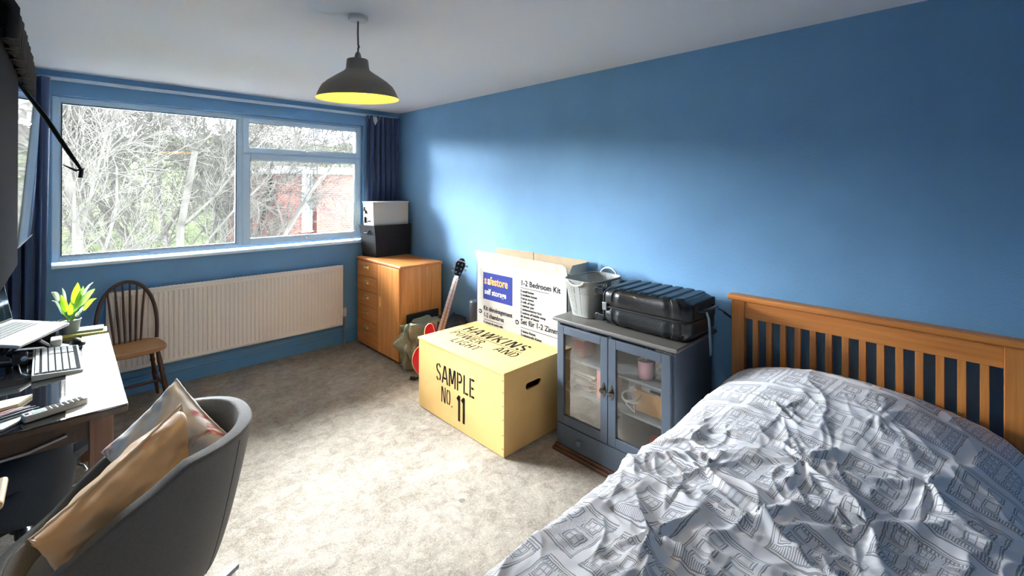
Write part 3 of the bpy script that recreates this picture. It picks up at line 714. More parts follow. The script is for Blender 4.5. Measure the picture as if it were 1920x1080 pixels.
small('cardboard_box', 'small brown parcel box on the lower cabinet shelf', 'box', [('carton', MB().box(-.10, .10, -.115, .115, 0, .115), mat('parcel_brown', 'C89C66', .8), {'bevel': .002}), ('flap', MB().box(-.10, .10, -.112, .0, .115, .118), mat('parcel_brown', 'C89C66', .8))], (IX+.15, 1.205, .374))
cab_ = MB()
for k in range(3): cab_.tube([(.045*cos(a*pi/12)*1.25, .05*sin(a*pi/12), .07+k*.007+.012*sin(a*pi/12+k)) for a in range(24)], .0035, 6, closed=True)
small('cable_coil', 'coiled white charging cable hanging in front of the parcel box', 'cable', [('cable', cab_.tube([(-.03, .04, .08), (-.05, .0, .05), (-.045, -.045, .02), (-.03, -.03, .06), (-.01, 0, .11)], .0028, 6), M_papw, {'smooth': 60}), ('plug', MB().box(-.012, .012, -.01, .01, .10, .135), M_papw, {'bevel': .003})], (IX+.03, 1.335, .374))
small('router', 'flat pale grey box with a dark label under the top shelf', 'router', [('case', MB().box(-.08, .08, -.085, .085, 0, .03), mat('grey_case', '9BA0A2', .5), {'bevel': .004}), ('label', MB().box(-.0808, -.080, -.03, .03, .007, .022), M_ink)], (IX+.12, 1.20, .4945))
small('paper_bag', 'crumpled pale bag beside the parcel box in the cabinet', 'bag', [('bag', MB().lathe([(0, 0), (.035, 0), (.045, .04), (.035, .09), (.02, .13), (.028, .15), (0, .14)], n=11), mat('pale_bag', 'C6CCCE', .6, bump=.8, bscale=30), {})], (IX+.14, 1.385, .374))
small('pouch', 'small red pouch at the bottom of the cabinet', 'pouch', [('body', MB().box(-.03, .03, -.05, .05, 0, .03), mat('pouch_red', 'B5413A', .6), {'bevel': .008})], (IX+.16, 1.24, .172))
small('cloth_bundle', 'grey folded cloth lying at the bottom of the glazed cabinet', 'cloth', [('cloth', MB().box(-.09, .09, -.10, .10, 0, .05), mat('grey_cloth', '6C7072', .9, bump=.8, bscale=25), {'bevel': .015, 'seg': 3})], (IX+.15, 1.62, .172))

# ================================================================ BASKET
def basket():
    r = thing('laundry_basket', 'grey woven plastic basket on the cabinet beside the suitcase', 'basket', (2.36, 1.70, .803))
    H = .225; nu, nv = 120, 26
    def P(u, z, inset=0):
        k = z/H; a, b = .128+.045*k-inset, .085+.038*k-inset      # half sizes in x and y
        t = u*2*pi; e = 2/4.2
        cx, cy = abs(cos(t))**e*math.copysign(1, cos(t)), abs(sin(t))**e*math.copysign(1, sin(t))
        dip = 0
        return Vector((a*cx, b*cy, z))
    mb = MB(); nu, nv = 96, 22; zz = lambda j: .004+(H-.004)*j/nv
    for i in range(nu):
        for j in range(nv):
            def c(a, b): return P((i+a)/nu, zz(j+b))
            q = [c(0, 0), c(1, 0), c(1, 1), c(0, 1)]
            k = .26 if j < nv-1 else .5
            n_ = [c(k, k), c(1-k, k), c(1-k, 1-k), c(k, 1-k)]
            if j == nv-1 or j == 0: mb.quad(q); continue
            for e_ in range(4): mb.quad([q[e_], q[(e_+1) % 4], n_[(e_+1) % 4], n_[e_]])
            if j < nv-8:
                m_ = (q[0]+q[2])/2; dn = Vector((m_.x, m_.y, 0)).normalized()*.002
                mb.quad([p-dn for p in n_])
                for e_ in range(4): mb.quad([n_[e_], n_[(e_+1) % 4], n_[(e_+1) % 4]-dn, n_[e_]-dn])
    bmesh.ops.remove_doubles(mb.bm, verts=mb.bm.verts, dist=.0001)
    bot = [mb.bm.verts.new(P(i/nu, .004)) for i in range(nu)]; mb.bm.faces.new(bot)
    m = mat('basket_plastic', '9C9D98', .55)
    link('body', mb, m, r, world=False, solid=.0016)
    link('rim', MB().tube([P(i/nu, H) for i in range(nu)], .0045, 8, closed=True), m, r, world=False, smooth=60)
    for s in (-1, 1):
        pts = [Vector((s*(.172+.006*sin(pi*k/12)), -.06+.12*k/12, H+.002+.036*sin(pi*k/12)**.6 if s > 0 else H+.002-.03*sin(pi*k/12)**.6)) for k in range(13)]
        link('handle', MB().tube(pts, .006, 8), mat('basket_handle', 'C9CAC6', .5), r, world=False, smooth=60)
    return r
bk = basket()
# ================================================================ SUITCASE
def suitcase():
    r = thing('suitcase', 'black ribbed hard shell suitcase lying flat on the cabinet', 'suitcase', (2.375, 1.275, .803))
    # length along y, width along x, height along z; wheels toward +y, handle toward -y
    L_, W_, H_ = .54, .36, .225
    def shell(z0, z1, top):
        mb = MB(); nu, nv = 168, 12
        def f(u, v):
            t = u*2*pi; e = 2/7
            cx = abs(cos(t))**e*math.copysign(1, cos(t)); cy = abs(sin(t))**e*math.copysign(1, sin(t))
            kk = v if top else 1-v
            q = (1-(max(0, kk-.45)/.55)**3*.13)
            rib = .5+.5*cos(cy*L_/2*2*pi/.066)
            groove = (1 if rib > .35 else 0)*min(1, kk*3)
            ins = .007*(1-groove)
            x = (W_/2*q-ins*(1 if abs(cx) > .93 else 0))*cx; y = L_/2*q*cy
            return Vector((x, y, z0+(z1-z0)*v))
        mb.grid(f, nu, nv, wrap=True)
        # ribbed face
        nx, ny = 24, 120
        zz = z1 if top else z0
        def g(a, b):
            x = (-1+2*a); y = (-1+2*b); q = .87
            lim = (1-abs(y)**7)**(1/7) if abs(y) < 1 else 0
            rib = .5+.5*cos(y*q*L_/2*2*pi/.066)
            ed_ = 1-min(1, abs(x))**6
            h = (.007*(1 if rib > .35 else 0)+.003)*(1 if top else -1)*min(1, (1-abs(y))*14)*min(1, (1-abs(x))*10+.0)
            return Vector((x*W_/2*q*lim, y*L_/2*q, zz+h))
        mb.grid(g, nx, ny)
        return mb
    M_case = mat('suitcase_shell', '15171A', .4, bump=.15, bscale=90, coat=.2)
    link('lower_shell', shell(.012, .105, False), M_case, r, world=False, smooth=35)
    link('upper_shell', shell(.118, .212, True), M_case, r, world=False, smooth=35)
    zb = [Vector(((W_/2-.002)*abs(cos(t))**(2/7)*math.copysign(1, cos(t)), (L_/2-.002)*abs(sin(t))**(2/7)*math.copysign(1, sin(t)), .1115)) for t in [2*pi*i/120 for i in range(120)]]
    link('zip', MB().tube(zb, .0065, 8, closed=True), M_blackm, r, world=False, smooth=60)
    for sx in (-1, 1):
        for (zz) in (.035, .185):
            wm = MB().cyl((sx*.135-.016, L_/2+.022, zz), (sx*.135+.016, L_/2+.022, zz), .022, n=20).box(sx*.135-.02, sx*.135+.02, L_/2-.02, L_/2+.014, zz-.018, zz+.018)
            link('wheel', wm, M_black, r, world=False, bevel=.003)
    hb = MB().tube([(-.085, -L_/2-.002, .165), (-.078, -L_/2-.026, .165), (0, -L_/2-.032, .165), (.078, -L_/2-.026, .165), (.085, -L_/2-.002, .165)], .011, 10, sq=(.7, 1))
    link('handle', hb, M_black, r, world=False, smooth=60)
    link('pocket', MB().box(-.12, .12, -L_/2-.006, -L_/2+.01, .125, .205), M_blackm, r, world=False, bevel=.006)
    link('strap_loop', MB().tube([(.165, -L_/2-.002, .13), (.17, -L_/2-.03, .12), (.185, -L_/2-.062, .095), (.178, -L_/2-.066, .09), (.165, -L_/2-.03, .115)], .003, 6), M_blackm, r, world=False)
    tg = MB().prism([(-.012, 0), (.012, 0), (.012, -.115), (-.012, -.125)], lambda p: Vector((-.03+p[0]*.9, -L_/2-.036+p[1]*.06, .06+p[1])), lambda p: Vector((-.03+p[0]*.9, -L_/2-.039+p[1]*.06, .06+p[1])))
    link('luggage_tag', tg.tube([(-.055, -L_/2-.03, .165), (-.045, -L_/2-.04, .12), (-.03, -L_/2-.038, .055)], .006, 8, sq=(.3, 1)), mat('tag_blue', '7F9DA8', .6), r, world=False)
    sh = [o for o in r.children if o.name.startswith('lower_shell')][0]
    link('case_latch', MB().box(-W_/2-.004, -W_/2+.004, L_/2-.06, L_/2-.03, .09, .135), M_silver, r, world=False, bevel=.003)
    return r
sc_ = suitcase(); 

# ================================================================ BAG, GUITAR, CORNER CLUTTER
def sack(name, label, loc, sx, sy, H, seed, m, cat='bag', lean=(0, 0)):
    r = thing(name, label, cat, loc); rnd = np.random.RandomState(seed); ph = rnd.rand(12)*6.28
    def f(u, v):
        t = u*2*pi; e = 2/3.6
        cx = abs(cos(t))**e*math.copysign(1, cos(t)); cy = abs(sin(t))**e*math.copysign(1, sin(t))
        bul = 1+.10*sin(v*pi)-.22*max(0, v-.75)*4*.25
        fold = .020*sin(5*t+ph[0]+v*4)+.016*sin(9*t+ph[1]-v*7)+.02*sin(v*11+ph[2]+2*t)+.012*sin(3*t+v*19)
        k = min(1, v*6+.55)
        z = H*v + .02*sin(3*t+ph[3])*v
        return Vector(((sx*bul*cx+fold*cx)*k+lean[0]*v, (sy*bul*cy+fold*cy)*k+lean[1]*v, z))
    mb = MB(); mb.grid(f, 72, 30, wrap=True)
    c = mb.bm.verts.new((lean[0]*.9, lean[1]*.9, H*.93)); c2 = mb.bm.verts.new((0, 0, .003))
    bd = [e for e in mb.bm.edges if e.is_boundary]
    for e in bd:
        top = e.verts[0].co.z > H*.5
        mb.bm.faces.new((e.verts[0], e.verts[1], c if top else c2))
    link('body', mb, m, r, world=False, smooth=180); return r
khaki = mat('khaki_canvas', '8F8E74', .9, bump=.5, bscale=22, var=.12, vscale=7)
gb = sack('canvas_bag', 'khaki canvas bag slumped against the side of the teak chest', (2.265, 3.46, 0), .185, .08, .40, 3, khaki)
link('bag_flap', MB().grid(lambda u, v: Vector((-.165+.30*u, -.075-.012*sin(u*7)-.010*sin(v*5), .40-.12*v+.015*sin(u*9))), 16, 8), khaki, gb, world=False, smooth=180, solid=.006)
link('strap', MB().tube([(-.17, 0, .36), (-.185, -.04, .30), (-.18, -.06, .2), (-.165, -.07, .12)], .012, 8, sq=(.3, 1)), khaki, gb, world=False, smooth=60)
sack('shoulder_bag', 'dark grey bag wedged between the chest and the wall', (2.50, 3.33, 0), .075, .14, .40, 9, mat('charcoal_canvas', '35393C', .9, bump=.5, bscale=25))
small('laptop_sleeve', 'flat black folder standing behind the khaki bag', 'folder', [('body', MB().box(-.10, .24, -.010, .010, 0, .445), M_blackm, {'bevel': .008})], (2.27, 3.578, 0))
wbn = thing('waste_bin', 'dark grey tapered bin between the guitar and the carton', 'bin', (2.54, 3.04, 0))
link('body', MB().lathe([(0, 0), (.095, 0), (.10, .02), (.072, .60), (.066, .612), (.05, .615), (0, .612)], (2.54, 3.04, 0), 32), mat('bin_grey', '3E4246', .35, coat=.2), wbn, smooth=40)

def guitar():
    top = Vector((2.315, 2.955, 1.008)); bot = Vector((2.075, 3.09, .075))
    ax = (top-bot).normalized(); L_ = (top-bot).length
    nrm = Vector((-.86, -.48, 0)); nrm = (nrm-ax*nrm.dot(ax)).normalized(); side = ax.cross(nrm).normalized()   # side: across the body
    M = Matrix.Translation(bot) @ Matrix((side, ax, nrm)).transposed().to_4x4()   # local x side, y up the neck, z out of the front
    r = thing('electric_guitar', 'red electric guitar with a black headstock leaning behind the plywood chest', 'guitar', bot)
    def T(p): return M @ Vector(p)
    out = [(0, -.01), (.09, -.004), (.155, .05), (.170, .12), (.150, .185), (.112, .225), (.105, .26), (.13, .31), (.135, .355), (.115, .392), (.085, .395), (.055, .36), (.035, .335), (-.035, .335), (-.055, .36), (-.085, .395), (-.115, .392), (-.135, .355), (-.13, .31), (-.105, .26), (-.112, .225), (-.150, .185), (-.170, .12), (-.155, .05), (-.09, -.004)]
    P = [Vector((x, y)) for x, y in out]; sm = []
    n = len(P)
    for i in range(n):
        a, b, c, d = P[i-1], P[i], P[(i+1) % n], P[(i+2) % n]
        for k in range(4):
            t = k/4; sm.append(.5*((2*b)+(c-a)*t+(2*a-5*b+4*c-d)*t*t+(3*b-a-3*c+d)*t**3))
    red = mat('guitar_red', 'C8202B', .18, coat=.6)
    link('body', MB().prism([tuple(p) for p in sm], lambda p: T((p[0], p[1], -.022)), lambda p: T((p[0], p[1], .022))), red, r, bevel=.005)
    link('binding', MB().tube([T((p[0]*.995, p[1], .0215)) for p in sm], .0025, 6, closed=True), mat('cream_plastic', 'E2D3A6', .4), r, smooth=60)
    hy = L_-.165
    neck = MB().prism([(-.027, .30), (.027, .30), (.021, hy), (-.021, hy)], lambda p: T((p[0], p[1], .018)), lambda p: T((p[0], p[1], .028)))
    link('fretboard', neck, wood('rosewood', '8A6A52', 'A88870', 'z'), r, bevel=.001)
    link('neck', MB().tube([T((0, .30, .010)), T((0, hy, .010))], [.026, .021], 12, sq=(1, .55)), mat('mahogany', '6B2A20', .35), r, smooth=60)
    fr_ = MB()
    for k in range(1, 21):
        y = hy-(hy-.02)*(1-2**(-k/12)) * 1.0
        if y > .31: fr_.box(-.024, .024, y-.0012, y+.0012, .028, .0295, M=M)
    link('fret', fr_, M_silver, r)
    hd = [(-.021, hy), (.021, hy), (.030, hy+.03), (.042, hy+.11), (.030, hy+.145), (.010, hy+.165), (-.012, hy+.160), (-.030, hy+.140), (-.042, hy+.11), (-.030, hy+.03)]
    h = link('headstock', MB().prism(hd, lambda p: T((p[0], p[1], .002)), lambda p: T((p[0], p[1], .018))), mat('gloss_black', '101013', .15, coat=.5), r, bevel=.002)
    for s in (-1, 1):
        for k in range(3):
            y = hy+.045+k*.034
            link('tuning_peg', MB().tube([T((s*.030, y, .010)), T((s*.050, y, .010))], .003, 8).tube([T((s*.048, y, .010)), T((s*.062, y, .010))], .008, 10, sq=(1, .5)).cyl(T((s*.017, y, .018)), T((s*.017, y, .026)), .005, n=10), M_silver, h, smooth=40)
    lg = text('Epiphone', .020, .0004, 'CENTER'); lg.transform(M @ Matrix.Translation((0, hy+.136, .0186)))
    link('headstock_lettering', lg, mat('pearl', 'D9D4C4', .3), h)
    st_ = MB()
    for k in range(6): st_.tube([T((-.016+.0064*k, .10, .036)), T((-.016+.0064*k, hy+.02, .031))], .0007, 4)
    link('string', st_, M_silver, r)
    for y in (.15, .27): link('pickup', MB().box(-.035, .035, y-.018, y+.018, .022, .031, M=M), M_silver, r, bevel=.003)
    link('bridge', MB().box(-.04, .04, .095, .107, .022, .037, M=M).box(-.045, .045, .055, .067, .022, .034, M=M), M_silver, r, bevel=.002)
    link('scratchplate', MB().prism([(.03, .10), (.09, .14), (.085, .25), (.04, .30)], lambda p: T((p[0], p[1], .024)), lambda p: T((p[0], p[1], .027))), mat('cream_plastic', 'E2D3A6', .4), r)
    gs = thing('guitar_stand', 'black tubular guitar stand with rubber feet holding the red guitar', 'guitar stand', (2.12, 3.12, 0))
    link('frame', MB().tube([(2.05, 3.25, .014), (2.10, 3.16, .06), (2.17, 3.09, .06), (2.19, 2.99, .014)], .010, 10).tube([(2.14, 3.15, .06), (2.25, 3.20, .45)], .010, 10).tube([(2.24, 3.2, .42), (2.33, 3.30, .014)], .009, 10), M_black, gs, smooth=60)
    link('rubber_foot', MB().cyl((2.052, 3.245, .014), (2.03, 3.285, .013), .014, n=14), M_blackm, gs, bevel=.003)
    link('rubber_foot', MB().cyl((2.188, 2.995, .014), (2.20, 2.955, .013), .014, n=14), M_blackm, gs, bevel=.003)
    link('cradle', MB().tube([(2.03, 3.10, .09), (2.04, 3.12, .05), (2.13, 3.12, .05)], .009, 10).tube([(2.09, 2.99, .09), (2.10, 3.02, .05), (2.15, 3.07, .05)], .009, 10), M_blackm, gs, smooth=60)
guitar()

# ================================================================ BED
bed = thing('bed', 'oak bed with a tall slatted headboard against the blue wall', 'bed', (1.6, .42, 0))
HX0, HX1 = 2.555, 2.60          # headboard
YB0, YB1 = -.155, .938
link('headboard_post', MB().box(HX0, HX1, YB1-.064, YB1, 0, .995), M_oak, bed, bevel=.003)
link('headboard_post', MB().box(HX0, HX1, YB0, YB0+.098, 0, .995), M_oak, bed, bevel=.003)
link('headboard_cap', MB().box(HX0-.016, HX1+.012, YB0-.02, YB1+.018, .995, 1.022), M_oaky, bed, bevel=.007, seg=3)
link('headboard_rail', MB().box(HX0+.008, HX1-.006, YB0+.098, YB1-.064, .905, .994), M_oaky, bed, bevel=.002)
link('headboard_lower_rail', MB().box(HX0+.008, HX1-.006, YB0+.098, YB1-.064, .36, .44), M_oaky, bed, bevel=.002)
ys0, ys1 = YB0+.098, YB1-.064; n = 14; sw = .0265; gp = (ys1-ys0-n*sw)/(n+1)
for i in range(n):
    y = ys0+gp+(sw+gp)*i
    link('slat', MB().box(HX0+.012, HX1-.010, y, y+sw, .43, .906), M_oak, bed, bevel=.0015)
for y in (YB0+.01, YB1-.035): link('side_rail', MB().box(.50, HX0, y, y+.025, .25, .40), wood('oak_x', 'BE6F32', 'E0964C', 'x'), bed, bevel=.003)
for y in (YB0, YB1-.06): link('foot_post', MB().box(.44, .50, y, y+.06, 0, .44), M_oak, bed, bevel=.003)
link('foot_rail', MB().box(.46, .485, YB0+.06, YB1-.06, .25, .42), M_oaky, bed)
link('slat_base', MB().box(.50, HX0, YB0+.036, YB1-.036, .27, .29), M_oaky, bed)
mt = thing('mattress', 'white mattress under the printed duvet', 'mattress', (1.53, .39, .29))
link('mattress', MB().box(.51, 2.548, YB0+.045, YB1-.045, .292, .50), M_papw, mt, bevel=.04, seg=4)

def duvet():
    rs = np.random.RandomState(42)
    perm = rs.permutation(512); grad = np.array([[cos(a), sin(a)] for a in np.linspace(0, 2*pi, 17)[:-1]])
    def perlin(x, y, sd=0):
        xi, yi = np.floor(x).astype(int), np.floor(y).astype(int); xf, yf = x-xi, y-yi
        def g(ix, iy, dx, dy):
            h = perm[(perm[(ix+sd*31) % 512]+iy) % 512] % 16; return grad[h, 0]*dx+grad[h, 1]*dy
        u = xf**3*(xf*(xf*6-15)+10); v = yf**3*(yf*(yf*6-15)+10)
        a = g(xi, yi, xf, yf)*(1-u)+g(xi+1, yi, xf-1, yf)*u; b = g(xi, yi+1, xf, yf-1)*(1-u)+g(xi+1, yi+1, xf-1, yf-1)*u
        return (a*(1-v)+b*v)*1.5
    def ridge(x, y, sd, sharp): return np.clip(1-np.abs(perlin(x, y, sd))*2.2, 0, 1)**sharp
    NU, NV = 520, 400
    X0, X1 = .42, 2.545; yc, hw = .395, .54; drop = .30
    u = np.linspace(0, 1, NU+1)[:, None]*np.ones((1, NV+1)); t = np.ones((NU+1, 1))*np.linspace(-1, 1, NV+1)[None, :]
    X = X0+(X1-X0)*u
    s = t*(hw+drop)                       # arc position across the bed
    a = np.abs(s); R = .10; flat = hw-R
    th = np.clip((a-flat)/R, 0, pi/2); over = np.clip(a-flat-R*pi/2, 0, None)
    Yo = np.sign(s)*(np.minimum(a, flat)+R*np.sin(th)); Zo = -R*(1-np.cos(th))-over
    headk = 1/(1+np.exp(-(X-1.98)/.13))   # pillow under the duvet
    q = np.clip(np.abs((Yo-.015)/.56), 0, 1.05)
    dome = .175*headk*(1-q**2.3)*(1-.25*np.clip((X-2.42)/.12, 0, 1))
    body_ = .035*np.exp(-((X-1.3)/.6)**2)*(1-q**2)
    Z = .595+Zo+dome+body_
    Z += .012*(X < .55)*0
    # folds
    P, Q = X, s
    wx = P+.10*perlin(P*2.3, Q*2.3, 1)+.04*perlin(P*6, Q*6, 2); wy = Q+.10*perlin(P*2.3+9, Q*2.3, 3)+.04*perlin(P*6, Q*6+5, 4)
    c, d = cos(.6), sin(.6); A_, B_ = wx*c+wy*d, -wx*d+wy*c
    h = .022*ridge(A_*1.6, B_*3.4, 5, 3.2)+.014*ridge(A_*4.6+3, B_*2.7, 6, 2.8)+.007*ridge(A_*6.5, B_*9, 7, 2)
    h += .020*perlin(P*2.6, Q*2.6, 8)+.006*perlin(P*7, Q*7, 9)
    h += .009*ridge(A_*3.1+7, B_*5.5, 13, 6)+.004*ridge(A_*8+2, B_*4.2, 14, 5)
    h += .0022*ridge(A_*17, B_*12, 10, 1.5)+.0006*perlin(P*38, Q*38, 11)
    # pinched puckers with folds running out of them
    for (px, py, am, k, ph) in [(2.05, .55, .030, 7, .3), (1.55, .66, .034, 7, 1.1), (1.62, .22, .036, 6, 2.), (1.15, .62, .034, 8, .5), (1.90, .12, .030, 6, .9), (1.30, .25, .034, 7, 2.5), (1.00, .30, .034, 7, 1.7), (.85, .62, .026, 6, .2), (2.18, .28, .024, 6, 1.2), (1.40, .45, .034, 7, .8), (1.78, .42, .034, 7, 2.2), (1.70, .78, .020, 6, .1)]:
        dx, dy = P-px, Q-(py-yc); r = np.sqrt(dx*dx+dy*dy)+1e-6; an = np.arctan2(dy, dx)
        ray = np.clip(np.cos(an*k/2+ph+1.6*perlin(P*5, Q*5, 12)), 0, 1)**6 + np.clip(np.cos(an*(k+1)/2+ph*2), 0, 1)**8*.6
        h += am*ray*np.exp(-r/.15)*np.clip(r/.03, 0, 1) + am*.55*np.exp(-(r/.035)**2)
    calm = 1-.72*headk*(X > 1.9)-0*X
    edge = np.clip(1-(over/.12), .35, 1)
    h = h*calm*edge*.80
    nyv = np.sin(th)*np.sign(s); nz = np.cos(th)
    Y = yc+Yo+nyv*h*.7; Z = Z+nz*h
    foot = np.clip((.50-X)/.08, 0, 1); Z = Z-foot**2*.10
    Z = np.maximum(Z, .30); Z = Z+0
    verts = np.stack([X, Y, Z], -1).reshape(-1, 3)
    W = NV+1; i, j = np.meshgrid(np.arange(NU), np.arange(NV), indexing='ij'); k0 = (i*W+j).ravel()
    faces = np.stack([k0, k0+W, k0+W+1, k0+1], -1)
    me = bpy.data.meshes.new('duvet'); me.from_pydata(verts.tolist(), [], faces.tolist())
    uv = me.uv_layers.new(name='cloth'); li = np.zeros(len(me.loops), dtype=np.int32); me.loops.foreach_get('vertex_index', li)
    uvs = np.stack([P.ravel(), Q.ravel()], -1)[li].ravel().astype(np.float32); uv.data.foreach_set('uv', uvs)
    m, nt, b = newmat('printed_duvet'); L = nt.links.new
    un_ = nt.nodes.new('ShaderNodeUVMap'); un_.uv_map = 'cloth'
    sx = nt.nodes.new('ShaderNodeSeparateXYZ'); L(un_.outputs[0], sx.inputs[0]); Sock.nt = nt
    nz_ = nt.nodes.new('ShaderNodeTexNoise'); nz_.inputs['Scale'].default_value = 28; L(un_.outputs[0], nz_.inputs[0])
    sn = nt.nodes.new('ShaderNodeSeparateColor'); L(nz_.outputs['Color'], sn.inputs[0])
    px_ = Sock(sx.outputs[0])+(Sock(sn.outputs[0])-.5)*.010; qy = Sock(sx.outputs[1])+(Sock(sn.outputs[1])-.5)*.010
    # houses stand with their roofs toward the headboard: rows along x, columns along y
    a_ = .16; v = px_*cos(a_)-qy*sin(a_); uu = px_*sin(a_)+qy*cos(a_)
    def rnd(i, j, k):
        cb = nt.nodes.new('ShaderNodeCombineXYZ'); L(i.o, cb.inputs[0]); L(j.o, cb.inputs[1]); cb.inputs[2].default_value = k
        wn = nt.nodes.new('ShaderNodeTexWhiteNoise'); wn.noise_dimensions = '3D'; L(cb.outputs[0], wn.inputs[0]); return Sock(wn.outputs[0])
    RH, CW = .215, .205
    row = fl(v/RH); u2 = uu+rnd(row, row, 3.3)*CW; col = fl(u2/CW)
    fu = fr(u2/CW); fv = fr(v/RH)
    r1, r2, r3 = rnd(row, col, 1.), rnd(row, col, 2.), rnd(row, col, 5.)
    lw = .008
    hx0 = .06+r1*.05; hx1 = .95-r2*.06; top = .80+r3*.08; bot = .07
    inside = between(fu, hx0, hx1)*between(fv, bot, top)
    wallln = mx(near(fu, hx0, lw), near(fu, hx1, lw))*between(fv, bot, top+.04)
    wallln = mx(wallln, mx(near(fu, hx0+.025, lw*.6), near(fu, hx1-.025, lw*.6))*between(fv, bot, top))
    rf = mx(near(fv, top, lw), mx(near(fv, top+.030, lw*.7), near(fv, top+.065, lw)))*between(fu, hx0-.02, hx1+.02)
    base = mx(near(fv, bot, lw*1.3), near(fv, bot+.035, lw*.7))*between(fu, hx0-.02, hx1+.02)
    ncol = 2+fl(r1*2.99); nrow = 2+fl(r2*1.99)
    hu = (fu-hx0-.03)/(hx1-hx0-.06); hv = (fv-bot-.10)/(top-bot-.12)
    wu = fr(hu*ncol); wv = fr(hv*nrow)
    okw = between(hu, 0., 1.)*between(hv, 0., 1.)
    def rect(x0, x1, y0, y1, e):
        return mx((near(wu, x0, e)+near(wu, x1, e))*between(wv, y0, y1), (near(wv, y0, e)+near(wv, y1, e))*between(wu, x0-e, x1+e))
    e = .024
    winl = mx(rect(.20, .80, .18, .86, e), rect(.29, .71, .26, .78, e*.7))
    win_in = between(wu, .29, .71)*between(wv, .26, .78)
    munt = mx(near(wu, .5, e*.6), near(wv, .52, e*.6))*win_in*gt(r3, .35)
    ledge = near(wv, .08, e*.8)*between(wu, .12, .88)
    winl = mx(mx(winl, munt), ledge)*okw
    rail_ = lt(ab(fr(fu*34.)-.5), .20)*between(fv, bot+.03, bot+.12)*between(fu, hx0, hx1)*gt(r2, .3)
    rail2 = lt(ab(fr(fu*26.)-.5), .20)*between(fv, top-.05, top)*between(fu, hx0, hx1)*gt(r1, .45)
    ln = mn(mx(mx(mx(wallln, rf), mx(base, winl)), mx(rail_, rail2)), 1.)
    # scribbled shade between the windows of some of the houses
    wv2 = nt.nodes.new('ShaderNodeTexNoise'); wv2.inputs['Scale'].default_value = 1; wv2.inputs['Detail'].default_value = 3
    cb2 = nt.nodes.new('ShaderNodeCombineXYZ'); L((uu*150.).o, cb2.inputs[0]); L((v*420.).o, cb2.inputs[1]); L(cb2.outputs[0], wv2.inputs[0])
    hat = gt(Sock(wv2.outputs['Fac']), .50)*inside*(1.-win_in*okw)*(.06+gt(r3, .5)*.30)
    ink = mn(ln*.72+hat*.62, .80)
    mixn = nt.nodes.new('ShaderNodeMix'); mixn.data_type = 'RGBA'; L(ink.o, mixn.inputs[0])
    mixn.inputs[6].default_value = lin('F8F7FA'); mixn.inputs[7].default_value = lin('6A6E78')
    L(mixn.outputs[2], b.inputs['Base Color']); b.inputs['Roughness'].default_value = .85; b.inputs['Sheen Weight'].default_value = .1; b.inputs['Specular IOR Level'].default_value = .2
    me.materials.append(m)
    o = bpy.data.objects.new('duvet', me); COL.objects.link(o); me.shade_smooth()
    tag(o, 'crumpled white duvet printed with grey town house drawings', 'duvet')
    return o
duvet()

# ================================================================ DESK
DX0, DX1, DY0, DY1, DZ = -.60, .172, 2.33, 3.72, .742
M_desk = wood('desk_wood', '4A3A30', '5F4B3E', 'y', .35)
desk = thing('desk', 'dark wooden desk with a glass covered top beside the window', 'desk', (-.2, 3.0, 0))
link('tabletop', MB().box(DX0, DX1, DY0, DY1, DZ-.030, DZ-.006), M_desk, desk, bevel=.003)
link('glass_top', MB().box(DX0, DX1, DY0, DY1, DZ-.0045, DZ), mat('smoked_glass_top', '1C1B1C', .05, spec=.9, coat=1, ior=1.8), desk, bevel=.0015)
for (x, y) in ((.062, 2.43), (.062, 3.60), (-.57, 2.43), (-.57, 3.60)):
    link('leg', MB().box(x, x+.072, y, y+.072, 0, .712), wood('leg_wood', '6A4636', '84604C', 'z'), desk, bevel=.004)
ap = MB().box(-.55, .062, 2.445, 2.465, .60, .711).box(.085, .105, 2.50, 3.60, .60, .711).box(-.55, .062, 3.61, 3.63, .60, .711)
link('apron', ap, M_desk, desk)
lm = MB().tube([(-.55, 2.435, .62), (-.30, 2.435, .605), (-.1, 2.435, .615), (.0, 2.435, .64)], .006, 8)
link('front_trim', lm, M_silver, desk)
ppr_glare = MB().box(-.004, DX1-.002, DY0+.003, 3.10, DZ+.0002, DZ+.0010).box(.058, DX1-.002, 3.10, 3.52, DZ+.0002, DZ+.0010)  # pencilled paper whose white also paints in the window's reflection on the desk top
glareo = link('paper_glare_sheet', ppr_glare, mat('paper_glare_white', 'D9DAD6', .35, spec=.4), None); tag(glareo, 'white sheet of paper with fine pencil lines, doubling as the window reflection painted on the desk under the keyboard', 'paper')
pn = MB(); random.seed(3)
for k in range(9):
    a = Vector((.06+random.random()*.09, 2.95+random.random()*.30, DZ+.0016)); pts = [a]
    for _ in range(6): a = a+Vector((random.gauss(.004, .009), random.gauss(.012, .012), 0)); pts.append(a.copy())
    pts = [p for p in pts if p.x < .166 and p.x > .0]
    if len(pts) > 2: pn.tube(pts, .0006, 4)
link('pencil_lines', pn, mat('pencil', '7A756C', .8), glareo)

# keyboard
kb = thing('keyboard', 'white computer keyboard standing on the desk in front of the laptop', 'keyboard', (-.035, 3.09, DZ+.001), radians(91.5))
